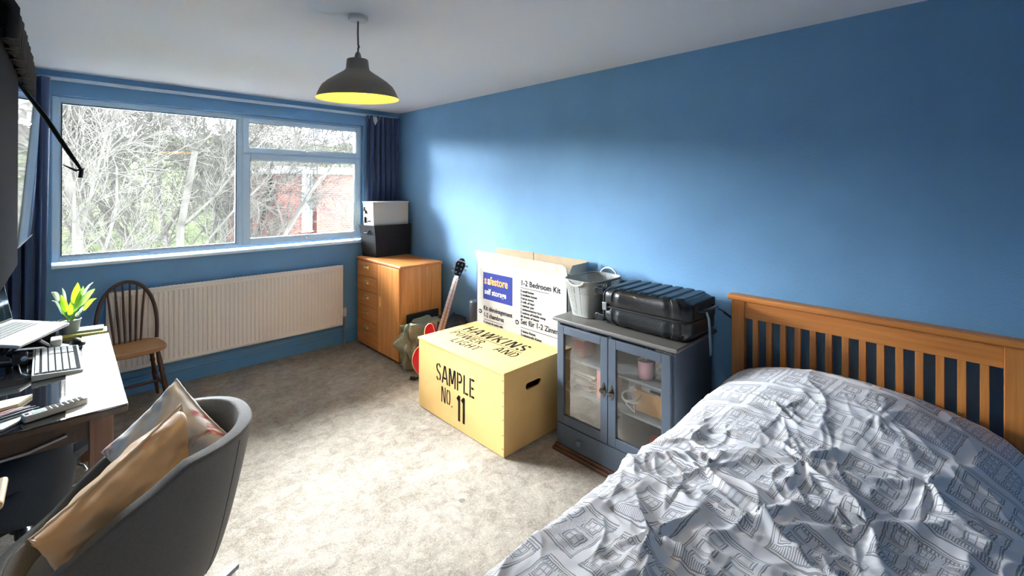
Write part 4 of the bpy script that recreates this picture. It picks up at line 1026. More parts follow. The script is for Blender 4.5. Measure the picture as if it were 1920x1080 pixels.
# local: x along the long side, y across; the space bar side faces the right edge of the desk
KW, KD = .455, .165
def kz(y): return .012+.016*(y/KD+.5)
link('case', MB().prism([(-KD/2, 0), (KD/2, 0), (KD/2, .028), (-KD/2, .012)], lambda p: Vector((-KW/2, p[0], p[1])), lambda p: Vector((KW/2, p[0], p[1]))), mat('keyboard_white', 'A9A9A6', .7, spec=.15), kb, world=False, bevel=.004)
link('deck', MB().prism([(-KD/2+.008, .0125), (KD/2-.008, .0275), (KD/2-.008, .0285), (-KD/2+.008, .0135)], lambda p: Vector((-KW/2+.012, p[0], p[1])), lambda p: Vector((KW/2-.012, p[0], p[1]))), mat('key_gap', '121316', .9, spec=.05), kb, world=False)
km = MB(); M_key = mat('key_white', 'B4B4B1', .8, spec=.1)
rows = [(.068, .020), (.046, .020), (.023, .020), (.000, .020), (-.023, .020), (-.046, .020), (-.068, .018)]
for ri, (yy, kh) in enumerate([(.066, .014), (.042, .019), (.019, .019), (-.004, .019), (-.027, .019), (-.050, .019)]):
    x = -KW/2+.016; last = KW/2-.016
    while x < last-.008:
        wd = .0175
        if ri == 5 and abs(x+.09) < .012: wd = .10
        if ri in (2, 3, 4) and x < -KW/2+.02: wd = .026
        if abs(x-.075) < .010: x = .087
        if abs(x-.142) < .009: x = .152
        zt = kz(yy)
        km.prism([(x, yy-kh/2), (x+wd, yy-kh/2), (x+wd, yy+kh/2), (x, yy+kh/2)], lambda p: Vector((p[0], p[1], zt)), lambda p: Vector((x+wd/2+(p[0]-x-wd/2)*.86, yy+(p[1]-yy)*.84, zt+.006)))
        x += wd+.0022
link('keys', km, M_key, kb, world=False)
# laptop on its stand
LR = math.atan2(.894, .447)
lp = thing('laptop', 'silver laptop open on a folding stand at the far end of the desk', 'laptop', (-.185, 3.335, .862), LR)
M_alu = mat('laptop_aluminium', 'B9B5AE', .5, metal=.1, spec=.3)
tilt = Matrix.Rotation(radians(9), 4, 'X')
link('base', MB().box(-.19, .19, -.125, .125, -.008, .008, M=tilt), M_alu, lp, world=False, bevel=.006)
ks = MB(); ks2 = MB().box(-.150, .150, -.012, .098, .0082, .0088, M=tilt)
for r_ in range(5):
    for c_ in range(14): ks.box(-.148+c_*.0213, -.129+c_*.0213, -.009+r_*.0215, .009+r_*.0215, .009, .0105, M=tilt)
link('keyboard_deck', ks2, mat('deck_grey', '5C5C5C', .8, spec=.1), lp, world=False); link('keys', ks, mat('laptop_key', '8F8D88', .8, spec=.1), lp, world=False)
link('trackpad', MB().box(-.055, .055, -.105, -.03, .0082, .0088, M=tilt), mat('trackpad', 'C9C6C0', .3), lp, world=False)
scm = tilt @ Matrix.Translation((0, .125, .008)) @ Matrix.Rotation(radians(-20), 4, 'X')
sco = link('screen_lid', MB().box(-.19, .19, -.004, .004, 0, .25, M=scm), M_alu, lp, world=False, bevel=.003)
link('screen', MB().box(-.184, .184, -.0052, -.0042, .008, .244, M=scm), mat('screen_glass', '10202E', .08, spec=.6), sco, world=False)
st = thing('laptop_stand', 'grey metal stand holding the open laptop above the desk', 'laptop stand', (-.185, 3.335, DZ), LR)
sm_ = MB().box(-.12, .12, -.115, .095, -.014, -.009, M=Matrix.Translation((0, 0, .862-DZ)) @ tilt)
link('tray', sm_, M_blackm, st, world=False)
for sx_ in (-.10, .10):
    link('strut', MB().tube([(sx_, -.10, .10), (sx_*1.05, -.03, .05), (sx_, -.09, .006)], [.016, .02, .016], 8, sq=(.5, 1)), M_blackm, st, world=False, bevel=.002)
    link('foot', MB().box(sx_-.018, sx_+.018, -.12, .10, .0015, .010), M_blackm, st, world=False, bevel=.003)
    link('rear_strut', MB().tube([(sx_, .08, .115), (sx_, .09, .008)], .012, 8), M_blackm, st, world=False)
ms = thing('mouse', 'black computer mouse beside the laptop stand', 'mouse', (.040, 3.385, DZ), radians(-75))
link('body', MB().grid(lambda u, v: Vector((.056*cos(pi*(1-v))*(1-.0)*1.0, .031*sin(pi*v)*(1-2*u), .001+.034*sin(pi*u)**.6*sin(pi*v)**.55*(1-.25*v))), 20, 24), M_black, ms, world=False, smooth=180)
link('wheel', MB().cyl((.030, -.004, .027), (.030, .004, .027), .007, n=14), M_silver, ms, world=False)
# cordless phone
ph = thing('cordless_phone', 'white cordless telephone handset lying at the near edge of the desk', 'telephone', (-.028, 2.425, DZ+.001), radians(15))
link('body', MB().prism([(-.092, -.020), (-.086, -.025), (.05, -.022), (.084, -.016), (.092, 0), (.084, .016), (.05, .022), (-.086, .025), (-.092, .020)], lambda p: Vector((p[0], p[1], .001)), lambda p: Vector((p[0]*.98, p[1]*.9, .024))), mat('phone_white', 'A9A7A1', .6, spec=.2), ph, world=False, bevel=.004, seg=3)
link('display', MB().box(-.066, -.036, -.013, .013, .024, .0248), mat('lcd_green', '5F8A70', .6, spec=.2), ph, world=False)
link('earpiece', MB().box(-.084, -.074, -.008, .008, .024, .0246), M_ink, ph, world=False)
kk = MB()
for r_ in range(7):
    for c_ in range(3): kk.box(-.028+r_*.015, -.0185+r_*.015, -.016+c_*.0115, -.007+c_*.0115, .0242, .0262)
link('keypad', kk, mat('phone_key', '5D5D5A', .8, spec=.1), ph, world=False, bevel=.001)
# writing things on the near left of the desk
tr = thing('pen_tray', 'grey plastic tray of pens on the near corner of the desk', 'tray', (-.19, 2.42, DZ))
link('tray', MB().prism([(-.30, 2.36), (-.16, 2.355), (-.075, 2.455), (-.10, 2.50), (-.30, 2.50)], lambda p: Vector((p[0], p[1], DZ+.001)), lambda p: Vector((p[0], p[1], DZ+.010))), mat('tray_grey', '7E8084', .5), tr, bevel=.003)
for i, (c, nm, p0, p1) in enumerate([('16181C', 'black ballpoint pen lying across the grey tray', (-.29, 2.415), (-.085, 2.500)), ('A02C4C', 'dark red pen lying across the grey tray', (-.28, 2.450), (-.125, 2.520)), ('C9A0B0', 'pink highlighter pen between the red and the black pen', (-.27, 2.430), (-.10, 2.515)), ('2B3A52', 'dark blue pen nearest the phone in the grey tray', (-.27, 2.40), (-.075, 2.478))]):
    z_ = DZ+.0165
    pen = thing('pen', nm, 'pen', (p0[0], p0[1], z_), 0, 'pens in the grey tray')
    a, b_ = Vector((p0[0], p0[1], z_)), Vector((p1[0], p1[1], z_)); d_ = (b_-a)
    link('barrel', MB().tube([a, a+d_*.85, a+d_], [.0052, .0052, .0015], 12), mat('pen%d' % i, c, .3), pen, smooth=40)
    link('clip', MB().tube([a+Vector((0, 0, .006)), a+d_*.28+Vector((0, 0, .006))], .0012, 6), M_silver, pen)
nb = thing('notepad', 'yellowish paper pad with a pointed corner lying behind the pens', 'notepad', (-.2, 2.60, DZ))
link('sheets', MB().prism([(-.34, 2.545), (-.135, 2.585), (-.100, 2.665), (-.34, 2.66)], lambda p: Vector((p[0], p[1], DZ+.001)), lambda p: Vector((p[0], p[1], DZ+.012))), mat('cream_paper', 'E2CFA0', .7), nb)
tr2 = MB()
fld = thing('folder', 'thin yellow folder lying at the far edge of the desk', 'folder', (.09, 3.64, DZ))
link('cover', MB().prism([(-.02, 3.56), (.165, 3.53), (.168, 3.64), (-.01, 3.69)], lambda p: Vector((p[0], p[1], DZ+.001)), lambda p: Vector((p[0], p[1], DZ+.012))), mat('yellow_card', 'D8CF62', .6), fld)
gl = thing('book', 'green and grey booklet on top of the yellow folder', 'book', (.12, 3.62, DZ+.0125))
link('cover', MB().prism([(.02, 3.585), (.150, 3.56), (.155, 3.65), (.03, 3.675)], lambda p: Vector((p[0], p[1], DZ+.0125)), lambda p: Vector((p[0], p[1], DZ+.024))), mat('grey_green_card', '9FA893', .6), gl)
tn = thing('sticky_tape', 'white tape reel beside the black mouse', 'tape', (-.045, 3.46, DZ))
link('reel', MB().box(-.065, -.02, 3.41, 3.50, DZ+.001, DZ+.035), M_papw, tn, bevel=.006)
wp = thing('document', 'white document lying under the laptop stand', 'paper', (-.10, 3.40, DZ))
link('sheet', MB().prism([(-.02, 3.23), (.055, 3.33), (-.02, 3.45), (-.09, 3.33)], lambda p: Vector((p[0], p[1], DZ+.0003)), lambda p: Vector((p[0], p[1], DZ+.001))), M_papw, wp)
spk = thing('webcam', 'small black camera on the desk under the laptop', 'webcam', (-.155, 3.17, DZ))
link('body', MB().box(-.185, -.135, 3.15, 3.20, DZ+.001, DZ+.06), M_black, spk, bevel=.008)
link('lens', MB().cyl((-.148, 3.151, DZ+.035), (-.146, 3.142, DZ+.035), .012, n=18), M_chrome, spk)
cbl = MB().tube([(-.165, 3.16, DZ+.01), (-.15, 3.02, DZ+.0035), (-.13, 2.97, DZ+.0035), (-.118, 2.965, DZ+.004)], .0022, 6)
tag(link('cable', cbl, mat('grey_cable', 'A9A49A', .5), None, smooth=60), 'thin grey cable running from under the laptop to the keyboard', 'cable')
# box behind the laptop
bx = thing('document_box', 'low black box standing on the desk behind the laptop', 'box', (-.13, 3.90, DZ))
link('case', MB().box(-.26, -.045, 3.57, 3.70, DZ+.001, DZ+.075), M_blackm, bx, bevel=.004)
sq_ = thing('white_parcel', 'small white packet on top of the black desk box', 'packet', (-.15, 3.63, DZ+.076))
link('packet', MB().box(-.175, -.125, 3.60, 3.66, DZ+.0755, DZ+.092), M_papw, sq_, bevel=.005)

# plant
pt = thing('potted_plant', 'peace lily with bright green leaves in a grey pot on the desk', 'plant', (.008, 3.62, DZ))
link('pot', MB().lathe([(0, .001), (.034, .001), (.040, .01), (.048, .085), (.051, .088), (.048, .090), (.044, .080), (0, .078)], n=28), mat('pot_grey', '7A7C7A', .5), pt, world=False, smooth=40)
link('soil', MB().lathe([(0, .076), (.0445, .076), (0, .0762)], n=28), mat('soil', '3A2E24', 1), pt, world=False)
def leafmat(name, c):
    m, nt, b = newmat(name); b.inputs['Base Color'].default_value = lin(c); b.inputs['Roughness'].default_value = .35
    tr_ = nt.nodes.new('ShaderNodeBsdfTranslucent'); tr_.inputs[0].default_value = lin(c); mixs = nt.nodes.new('ShaderNodeMixShader'); mixs.inputs[0].default_value = .5
    nt.links.new(b.outputs[0], mixs.inputs[1]); nt.links.new(tr_.outputs[0], mixs.inputs[2]); nt.links.new(mixs.outputs[0], nt.nodes['Material Output'].inputs[0]); return m
LG = [leafmat('leaf_bright', 'A8D82C'), leafmat('leaf_mid', '7FA64A'), leafmat('leaf_pale', 'A9B89A')]
def leaf(tip, h0, width, m, droop=.0, length=.5):
    """stem from the pot to the blade, then the blade out to the tip (offsets from the pot)"""
    tip = Vector(tip); base = Vector((tip.x*.10, tip.y*.10, .078)); b0 = base.lerp(tip, length)+Vector((0, 0, h0))
    dirn = (tip-b0); side = dirn.cross(Vector((.35, -.9, .1))).normalized() if abs(dirn.normalized().dot(Vector((.35, -.9, .1)).normalized())) < .95 else dirn.orthogonal().normalized()
    mb = MB()
    def f(u, v):
        c = b0+dirn*u+Vector((0, 0, droop*sin(pi*u)))
        wv_ = width*.85*(sin(pi*min(1, u*1.0)**.75)**.8 if 0 < u < 1 else 0)
        return c+side*wv_*(v-.5)+side.cross(dirn).normalized()*wv_*.35*abs(v-.5)
    mb.grid(f, 14, 6)
    stm = [base.lerp(b0, k/5)+Vector((0, 0, .01*sin(pi*k/5))) for k in range(6)]
    lf = link('leaf', mb, m, pt, world=False, smooth=180)
    link('stem', MB().tube(stm, .0016, 6), LG[1], lf, world=False)
R_ = Vector((.717, -.697, 0))
def off(px, dz, dp=0): return tuple(R_*px*1.22+Vector((-.697*0+.3*dp, .717*dp, 0))+Vector((0, 0, dz)))
leaf(off(.038, .300), 0, .050, LG[0], 0, .45); leaf(off(.120, .265), .02, .040, LG[1], .02, .35); leaf(off(.128, .210), .0, .030, LG[0], .022, .45)
leaf(off(.105, .300, .02), .03, .016, LG[2], .02, .35); leaf(off(-.085, .245), .02, .030, LG[2], .015, .55); leaf(off(-.085, .195), .0, .014, LG[2], .025, .35)
leaf(off(.055, .275, .03), .0, .042, LG[1], 0, .4); leaf(off(-.045, .265, .03), .0, .018, LG[2], .015, .4); leaf(off(-.03, .235, -.03), 0, .036, LG[0], 0, .35)
leaf(off(.09, .175, -.02), 0, .016, LG[2], .015, .4); leaf(off(.065, .140, -.02), 0, .022, LG[2], .012, .45); leaf(off(.02, .20, -.04), 0, .038, LG[0], 0, .3); leaf(off(-.055, .150, .02), 0, .016, LG[1], .012, .4)
leaf(off(.06, .24, -.02), 0, .034, LG[1], 0, .35)

# ================================================================ WINDSOR CHAIR
wc = thing('windsor_chair', 'old dark spindle-back wooden chair standing against the radiator', 'chair', (.328, 4.215, 0), radians(4))
M_ws = wood('elm_seat', '8A5A36', 'B58352', 'x', .35, .6); M_wd = wood('dark_elm', '3E2820', '5A3A2A', 'z', .35)
def seatf(r):
    P = []
    for k in range(40):
        t = 2*pi*k/40; e = 2/3.2; c, s_ = abs(cos(t))**e*math.copysign(1, cos(t)), abs(sin(t))**e*math.copysign(1, sin(t))
        P.append((c*(.185+.0-.018*s_)*r, s_*.185*r-.0))
    return P
sb = MB(); lay = [(.90, .415), (1.0, .425), (1.0, .440), (.97, .447), (.80, .441), (.4, .436)]
RR = [[sb.bm.verts.new((p[0], p[1], z)) for p in seatf(r)] for r, z in lay]
for A, B in zip(RR, RR[1:]):
    for i in range(40): sb.bm.faces.new((A[i], A[(i+1) % 40], B[(i+1) % 40], B[i]))
sb.bm.faces.new(RR[0]); sb.bm.faces.new(RR[-1])
link('seat', sb, M_ws, wc, world=False, smooth=50)
hoop = []
for k in range(33):
    t = pi*k/32; x = -.170*cos(t)*(1+.10*sin(t)**.5 if 0 < t < pi else 1); zt = sin(t)**.72 if 0 < t < pi else 0
    z = .44+.435*zt; hoop.append((x, .150+.075*(z-.44)/.435, z))
link('hoop_back', MB().tube(hoop, .0125, 12), M_wd, wc, world=False, smooth=60)
for k in range(6):
    f_ = (k+.9)/6.8; x = -.125+.25*f_
    bx_ = x*.80; t = math.acos(max(-1, min(1, -x*1.18/.185))); zt = .44+.435*(sin(t)**.72)-.008
    link('spindle', MB().tube([(bx_, .150, .43), (bx_*.5+x*1.12*.5, .150+.0375, .44+(zt-.44)*.45), (x*1.15, .150+.075*(zt-.44)/.435, zt)], [.0065, .0085, .006], 8), M_wd, wc, world=False, smooth=60)
legs = []
for sx_, sy_ in ((-1, -1), (1, -1), (-1, 1), (1, 1)):
    a = Vector((sx_*.125, sy_*.125, .425)); b_ = Vector((sx_*.185, sy_*.185+.0, 0)); legs.append((a, b_))
    prof = [(0, .012), (.12, .015), (.2, .017), (.3, .013), (.34, .018), (.38, .013), (.6, .0175), (.75, .014), (1, .010)]
    link('leg', MB().tube([a.lerp(b_, t) for t, _ in prof], [r for _, r in prof], 12), M_wd, wc, world=False, smooth=50)
def lp_(i, t): return legs[i][0].lerp(legs[i][1], t)
link('stretcher', MB().tube([lp_(0, .62), lp_(0, .62).lerp(lp_(2, .62), .5), lp_(2, .62)], [.008, .012, .008], 10), M_wd, wc, world=False, smooth=60)
link('stretcher', MB().tube([lp_(1, .62), lp_(1, .62).lerp(lp_(3, .62), .5), lp_(3, .62)], [.008, .012, .008], 10), M_wd, wc, world=False, smooth=60)
link('stretcher', MB().tube([lp_(0, .62).lerp(lp_(2, .62), .5), Vector((0, 0, .162)), lp_(1, .62).lerp(lp_(3, .62), .5)], [.008, .012, .008], 10), M_wd, wc, world=False, smooth=60)

# ================================================================ OFFICE CHAIR UNDER THE DESK
oc = thing('office_chair', 'black swivel office chair with a five-star base pushed under the desk', 'chair', (-.13, 2.92, 0))
M_oc = mat('office_fabric', '1E2A38', .6, bump=.2, bscale=150)
link('seat', MB().lathe([(0, .455), (.20, .455), (.235, .47), (.24, .50), (.225, .525), (.12, .535), (0, .53)], (-.12, 2.80, 0), 36, M=Matrix.Diagonal((1.0, 1.05, 1, 1))), M_oc, oc, smooth=40)
link('backrest', MB().grid(lambda u, v: Vector((-.07, 2.60, 0))+Vector((.55, .83, 0))*(-.21+.42*u)*(1-.35*abs(2*v-1)**3)+Vector((.83, -.55, 0))*(.05-.16*(2*u-1)**2+.02*sin(pi*v))+Vector((0, 0, .30+.285*v-.03*(2*u-1)**2*(1 if v > .5 else -1))), 24, 16), M_oc, oc, smooth=180, solid=.035)
link('back_trim', MB().tube([Vector((-.07, 2.60, 0))+Vector((.55, .83, 0))*(-.21+.42*u)*.65+Vector((.83, -.55, 0))*(.05-.16*(2*u-1)**2)+Vector((0, 0, .588-.03*(2*u-1)**2)) for u in [k/12 for k in range(13)]], .006, 8), M_silver, oc, smooth=60)
link('seat_pan', MB().lathe([(0, .40), (.10, .40), (.19, .43), (.215, .455), (0, .456)], (-.12, 2.80, 0), 30), M_black, oc, smooth=40)
link('column', MB().lathe([(0, .06), (.034, .06), (.034, .10), (.026, .11), (.026, .26), (.020, .27), (.020, .41), (0, .41)], (-.13, 2.92, 0), 20), M_black, oc, smooth=40)
link('knob', MB().cyl((.075, 2.60, .585), (.070, 2.585, .585), .026, n=28).cyl((.070, 2.63, .585), (.074, 2.60, .585), .012, n=14), M_chrome, oc, bevel=.003)
link('arm_bracket', MB().tube([(.05, 2.72, .47), (.08, 2.68, .50), (.075, 2.63, .585)], .012, 10), M_black, oc, smooth=60)
link('lever', MB().tube([(-.05, 2.78, .43), (.05, 2.65, .41), (.06, 2.62, .40)], .005, 8), M_silver, oc, smooth=60)
link('gas_cap', MB().lathe([(0, .10), (.05, .10), (.055, .13), (.045, .17), (0, .18)], (-.13, 2.92, 0), 24), M_black, oc, smooth=40)
for k in range(5):
    a = radians(58+72*k); d_ = Vector((cos(a), sin(a), 0)); c0 = Vector((-.13, 2.92, .13)); e_ = c0+d_*.30+Vector((0, 0, -.05))
    lo = link('leg', MB().tube([c0+d_*.02, c0+d_*.16+Vector((0, 0, -.012)), e_], [.024, .020, .015], 8, sq=(.8, 1)), M_black, oc, smooth=60)
    link('leg_trim', MB().tube([c0+d_*.05+Vector((0, 0, .016)), e_+Vector((0, 0, .012))], .008, 8, sq=(.5, 1)), M_chrome, lo, smooth=60)
    nn = Vector((-d_.y, d_.x, 0)); w0 = e_+Vector((0, 0, -.052)); 
    link('caster', MB().cyl(w0-nn*.022, w0-nn*.004, .026, n=18).cyl(w0+nn*.004, w0+nn*.022, .026, n=18).cyl(e_, e_+Vector((0, 0, -.05)), .008, n=10), M_blackm, oc, bevel=.003)

# ================================================================ GREY TUB CHAIR
tc_ = thing('tub_chair', 'grey upholstered tub chair on a swivel base holding two cushions', 'armchair', (.17, 1.915, 0))
M_tub = mat('tub_fabric', '605D58', .75, bump=.35, bscale=260, var=.08, vscale=120, sheen=.25)
BA = radians(-5)
def rimz(a):
    """rim height by angle from the back"""
    k = (1-cos(a))/2
    z = .775-.035*k-.58*max(0, k-.34)**1.2; return z if z > .53 else .53-.05*(1-math.exp(-(.53-z)/.05))
def tubp(a, s_):
    top = rimz(a); z0 = .30; z = z0+(top-z0)*s_
    bulge = .64+.36*(s_**.60)
    lean = .0+.02*s_
    e = 2/2.3
    c, n_ = abs(cos(a))**e*math.copysign(1, cos(a)), abs(sin(a))**e*math.copysign(1, sin(a))
    rx = .300*bulge*(1 if cos(a) > 0 else 1.08); ry = .272*bulge
    x = rx*c+lean*c; y = ry*n_
    return Vector((x*cos(BA)-y*sin(BA), x*sin(BA)+y*cos(BA), z))
tub = MB()
AM = radians(179)
tub.grid(lambda u, v: tubp(-pi+2*pi*u, v), 90, 22, wrap=True)
ts = link('shell', tub, M_tub, tc_, world=False, smooth=180)
md = ts.modifiers.new('solid', 'SOLIDIFY'); md.thickness = .045; md.offset = -1
md = ts.modifiers.new('bev', 'BEVEL'); md.width = .018; md.segments = 4; md.limit_method = 'ANGLE'; md.angle_limit = radians(50)
sm2 = [tubp(radians(52), v/20)+Vector((0, -.0, 0)) for v in range(1, 20)]
for sgn in (1, -1):
    link('seam', MB().tube([tubp(sgn*radians(-38), v/24)*1.0 for v in range(1, 24)], .0014, 6), mat('seam_dark', '2C2D2D', .9), ts, world=False)
link('underside', MB().lathe([(0, .285), (.10, .285), (.155, .31), (.155, .33), (0, .34)], n=36), M_tub, tc_, world=False, smooth=40)
sc = MB()
def seatp(r, z):
    return [Vector(((.236*r*cos(t)*(1.08 if cos(t) < 0 else 1)-.01)*cos(BA)-.212*r*sin(t)*sin(BA), (.236*r*cos(t)*(1.08 if cos(t) < 0 else 1)-.01)*sin(BA)+.212*r*sin(t)*cos(BA), z)) for t in [2*pi*k/48 for k in range(48)]]
lay = [(.80, .34), (.96, .36), (1.0, .40), (1.0, .435), (.95, .46), (.8, .472), (.4, .478), (.05, .48)]
RR = [[sc.bm.verts.new(p) for p in seatp(r, z)] for r, z in lay]
for A, B in zip(RR, RR[1:]):
    for i in range(48): sc.bm.faces.new((A[i], A[(i+1) % 48], B[(i+1) % 48], B[i]))
sc.bm.faces.new(RR[0]); sc.bm.faces.new(RR[-1])
link('seat_cushion', sc, M_tub, tc_, world=False, smooth=60)
link('column', MB().lathe([(0, .03), (.035, .03), (.035, .06), (.025, .07), (.025, .30), (0, .30)], n=24), M_chrome, tc_, world=False, smooth=40)
for k in range(4):
    a = radians(32+90*k); d_ = Vector((cos(a), sin(a), 0)); nn = Vector((-d_.y, d_.x, 0))
    lg = MB()
    A = [Vector((0, 0, .075))+nn*.022, Vector((0, 0, .075))-nn*.022, Vector((0, 0, .045))-nn*.022, Vector((0, 0, .045))+nn*.022]
    B = [p*1+d_*.385 for p in (Vector((0, 0, .058))+nn*.016, Vector((0, 0, .058))-nn*.016, Vector((0, 0, .040))-nn*.016, Vector((0, 0, .040))+nn*.016)]
    va = [lg.bm.verts.new(p) for p in A]; vb_ = [lg.bm.verts.new(p) for p in B]
    lg.bm.faces.new(va); lg.bm.faces.new(vb_)
    for i in range(4): lg.bm.faces.new((va[i], va[(i+1) % 4], vb_[(i+1) % 4], vb_[i]))
    lo = link('leg', lg, mat('brushed_metal', '77797B', .35, metal=1), tc_, world=False, bevel=.003)
    link('foot_glide', MB().cyl(d_*.36+Vector((0, 0, .003)), d_*.36+Vector((0, 0, .042)), .017, n=16), M_chrome, lo, world=False, smooth=40)

def cushion(name, label, C, U, Vd, w_, h_, t_, m, seed=1, piping=None, sag=.0):
    r = thing(name, label, 'cushion', C); U = Vector(U).normalized(); Vd = Vector(Vd); Vd = (Vd-U*Vd.dot(U)).normalized(); N = U.cross(Vd)
    rn = np.random.RandomState(seed); p = rn.rand(16)*6.28
    def edge(a, b): 
        k = 1-.085*(1-b*b)**1.0; k2 = 1-.085*(1-a*a)
        return a*k*w_/2, b*k2*h_/2
    def f(sg):
        def g(u, v):
            a, b = -1+2*u, -1+2*v; x, y = edge(a, b)
            th = (max(0, 1-a**4)*max(0, 1-b**4))**.5
            d_ = min(1-abs(a), 1-abs(b))
            wr = (sin(a*17+p[0]+3*sin(b*5+p[1]))*sin(b*6+p[2])+.8*sin(b*19+p[3]+2.5*sin(a*6+p[4]))*sin(a*5+p[5]))*.0065*math.exp(-d_*3.0)*min(1, d_*8)
            wr += .008*sin(a*4.2+b*3.1+p[6])*th+.0045*sin(a*9-b*7+p[7])*th
            z = sg*(t_/2*th**.8)*(1+.0*a)+wr
            q = C_+U*x+Vd*y+N*z
            return q+Vector((0, 0, -sag*(a*a)))
        return g
    C_ = Vector(C); mb = MB(); mb.grid(f(1), 48, 48).grid(f(-1), 48, 48)
    bmesh.ops.remove_doubles(mb.bm, verts=mb.bm.verts, dist=.0005)
    link('cover', mb, m, r, smooth=180)
    if piping:
        pts = []
        for k in range(96):
            s_ = k/24; i = int(s_); q = s_-i; a, b = [(-1+2*q, -1), (1, -1+2*q), (1-2*q, 1), (-1, 1-2*q)][i]
            x, y = edge(a, b); pts.append(C_+U*x*1.008+Vd*y*1.008+N*(.0012*(1 if (k % 2) else -1)))
        link('piping', MB().tube(pts, .0042, 6, closed=True), piping, r, smooth=60)
    return r
M_cusb = mat('beige_satin', 'D3AB7C', .42, var=.10, vscale=5, bump=.25, bscale=14, sheen=.2)
cushion('cushion', 'beige satin cushion slumped along the near side of the tub chair', (.150, 1.850, .625), (.32, .235, .125), (-.10, .03, 1), .46, .27, .15, M_cusb, 3, mat('beige_piping', 'D9C0A0', .6), sag=.015)
def patt():
    m, nt, b = newmat('grey_red_print'); L = nt.links.new
    tc = nt.nodes.new('ShaderNodeTexCoord'); n = nt.nodes.new('ShaderNodeTexNoise'); n.inputs['Scale'].default_value = 9; n.inputs['Detail'].default_value = 2; L(tc.outputs['Object'], n.inputs[0])
    mp = nt.nodes.new('ShaderNodeMapping'); L(tc.outputs['Object'], mp.inputs[0]); mp.inputs['Scale'].default_value = (6, 26, 9); mp.inputs['Rotation'].default_value = (.4, .7, .2)
    n2 = nt.nodes.new('ShaderNodeTexNoise'); n2.inputs['Scale'].default_value = 1.4; n2.inputs['Detail'].default_value = 3; L(mp.outputs[0], n2.inputs[0])
    Sock.nt = nt
    rd = mn(mx((Sock(n.outputs['Fac'])-.53)*16., 0.), 1.)*mn(mx((Sock(n2.outputs['Fac'])-.50)*9., 0.), 1.)
    gr_ = mn(mx((Sock(n2.outputs['Fac'])-.47)*4., 0.), 1.)*.45
    m1 = nt.nodes.new('ShaderNodeMix'); m1.data_type = 'RGBA'; m1.inputs[6].default_value = lin('DDD6CD'); m1.inputs[7].default_value = lin('A8A4A0'); L(gr_.o, m1.inputs[0])
    m2 = nt.nodes.new('ShaderNodeMix'); m2.data_type = 'RGBA'; L(m1.outputs[2], m2.inputs[6]); m2.inputs[7].default_value = lin('B04A48'); L(rd.o, m2.inputs[0])
    L(m2.outputs[2], b.inputs['Base Color']); b.inputs['Roughness'].default_value = .8; return m
cushion('cushion', 'pale grey cushion with red brush marks propped against the chair back', (.272, 1.985, .660), (-.16, .27, .21), (.39, .25, .88), .38, .29, .15, patt(), 8, mat('white_piping', 'E4DED4', .7))

# ================================================================ LEFT WALL: SCREEN, CABINET, CLOTH, ARM
tv = thing('wall_screen', 'large glossy wall-mounted screen reflecting the window', 'television', (-.17, 3.1, 1.66))
M_tvs = mat('screen_gloss', '0C0C0E', .04, spec=1.0, coat=1, ior=2.2)
Mv = Matrix.Translation((-.155, 3.1, 1.66)) @ Matrix.Rotation(radians(-1.2), 4, 'Z') @ Matrix.Rotation(radians(2.2), 4, 'Y')
link('casing', MB().box(-.045, -.001, -.68, .86, -.37, .37, M=Mv), M_black, tv, bevel=.006)
link('screen', MB().box(-.0008, .001, -.665, .845, -.355, .36, M=Mv), M_tvs, tv)
link('wall_bracket', MB().box(XL, -.20, 3.0, 3.2, 1.60, 1.72), M_blackm, tv)
wcb = thing('wall_cabinet', 'dark wall cabinet hanging beside the glossy screen', 'cabinet', (-.37, 1.75, 1.35))
link('case', MB().box(XL, -.128, 1.25, 2.10, 1.34, 1.36).box(XL, -.128, 1.25, 2.10, 1.93, 1.95).box(XL, -.128, 2.08, 2.10, 1.36, 1.93).box(XL, -.128, 1.25, 1.27, 1.36, 1.93).box(XL, XL+.012, 1.25, 2.10, 1.34, 1.95), mat('dark_laminate', '141216', .85, spec=.1), wcb, bevel=.003)
link('door', MB().box(-.127, -.112, 1.255, 2.095, 1.345, 1.945), mat('dark_laminate', '121014', .5), wcb, bevel=.003)
link('shelf', MB().box(XL, -.14, 1.27, 2.08, 1.64, 1.655), M_blackm, wcb)
clo = thing('folded_blanket', 'dark ribbed knitted blanket draped over the wall cabinet', 'blanket', (-.30, 1.85, 1.951))
kn = mat('dark_knit', '3C3A36', .95, bump=.9, bscale=60, stretch=(1, 1, .2), var=.3, vscale=30)
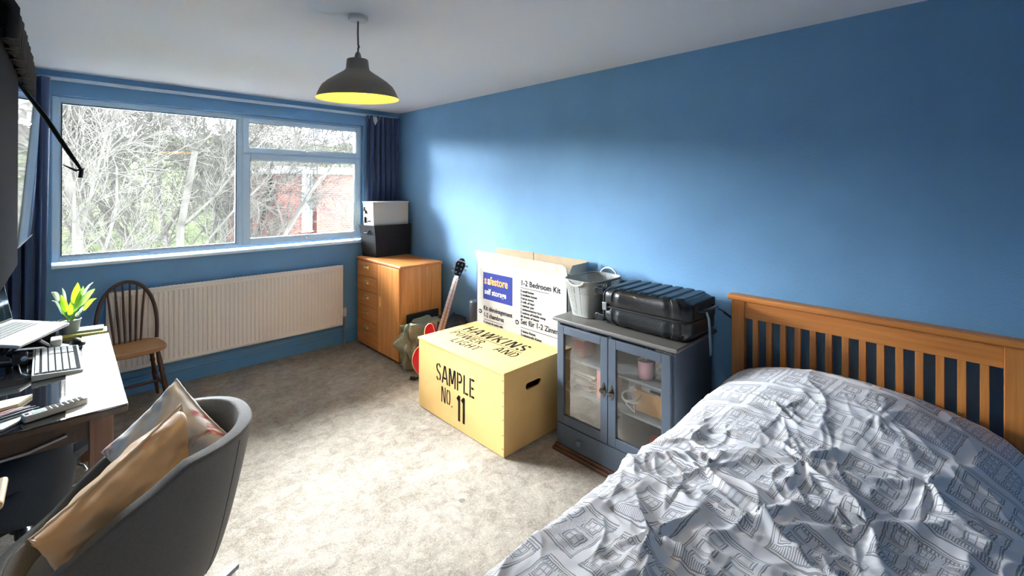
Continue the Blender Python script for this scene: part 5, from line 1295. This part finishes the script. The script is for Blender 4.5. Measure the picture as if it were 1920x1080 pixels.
def clf(u, v):
    y = 1.55+.80*u; s_ = v
    path = [(-.55, 1.955), (-.40, 2.05), (-.25, 2.075), (-.13, 2.06), (-.095, 2.0), (-.098, 1.93)]
    k = s_*5; i = min(4, int(k)); f_ = k-i
    x = path[i][0]*(1-f_)+path[i+1][0]*f_; z = path[i][1]*(1-f_)+path[i+1][1]*f_
    return Vector((x+.006*sin(y*90), y, z+.004*sin(y*45)-.05*max(0, u-.75)))
link('blanket', MB().grid(clf, 60, 25), kn, clo, smooth=180, solid=.018)
arm = thing('boom_arm', 'slender black boom arm slanting down from the wall cabinet', 'arm', (-.125, 2.3, 1.95))
link('arm', MB().tube([(-.16, 2.25, 1.985), (-.128, 2.3, 1.953), (-.06, 2.29, 1.838), (.0, 2.28, 1.716), (.034, 2.28, 1.652)], [.007, .007, .0095, .009, .006], 8, sq=(.7, 1)), M_black, arm, smooth=60)
link('clip', MB().tube([(.036, 2.28, 1.652), (.02, 2.28, 1.648), (-.014, 2.28, 1.668)], [.007, .009, .003], 8, sq=(.5, 1)).tube([(.036, 2.28, 1.656), (.032, 2.28, 1.622)], [.006, .007], 8), M_black, arm, smooth=60)
link('bracket', MB().box(-.20, -.13, 2.22, 2.28, 1.952, 1.99), M_black, arm, bevel=.004)

# light wood rack at the very left
rk = thing('wooden_rack', 'light wooden rack with a red-brown rail beside the grey tub chair', 'rack', (-.30, 1.62, 0))
M_pine = wood('pine', 'D2A468', 'E8C28A', 'y', .5)
link('shelf', MB().box(-.50, -.100, 1.50, 1.63, .880, .900), M_pine, rk, bevel=.008, seg=3)
link('shelf', MB().box(-.50, -.100, 1.50, 1.63, .640, .660), M_pine, rk, bevel=.008, seg=3)
for (x, y) in ((-.49, 1.52), (-.49, 1.60), (-.15, 1.52), (-.15, 1.60)): link('leg', MB().box(x, x+.025, y, y+.025, 0, .90), M_pine, rk, bevel=.002)
link('rail', MB().box(-.49, -.125, 1.605, 1.625, .52, .58), wood('redbrown', '4A2018', '6A3224', 'x'), rk)
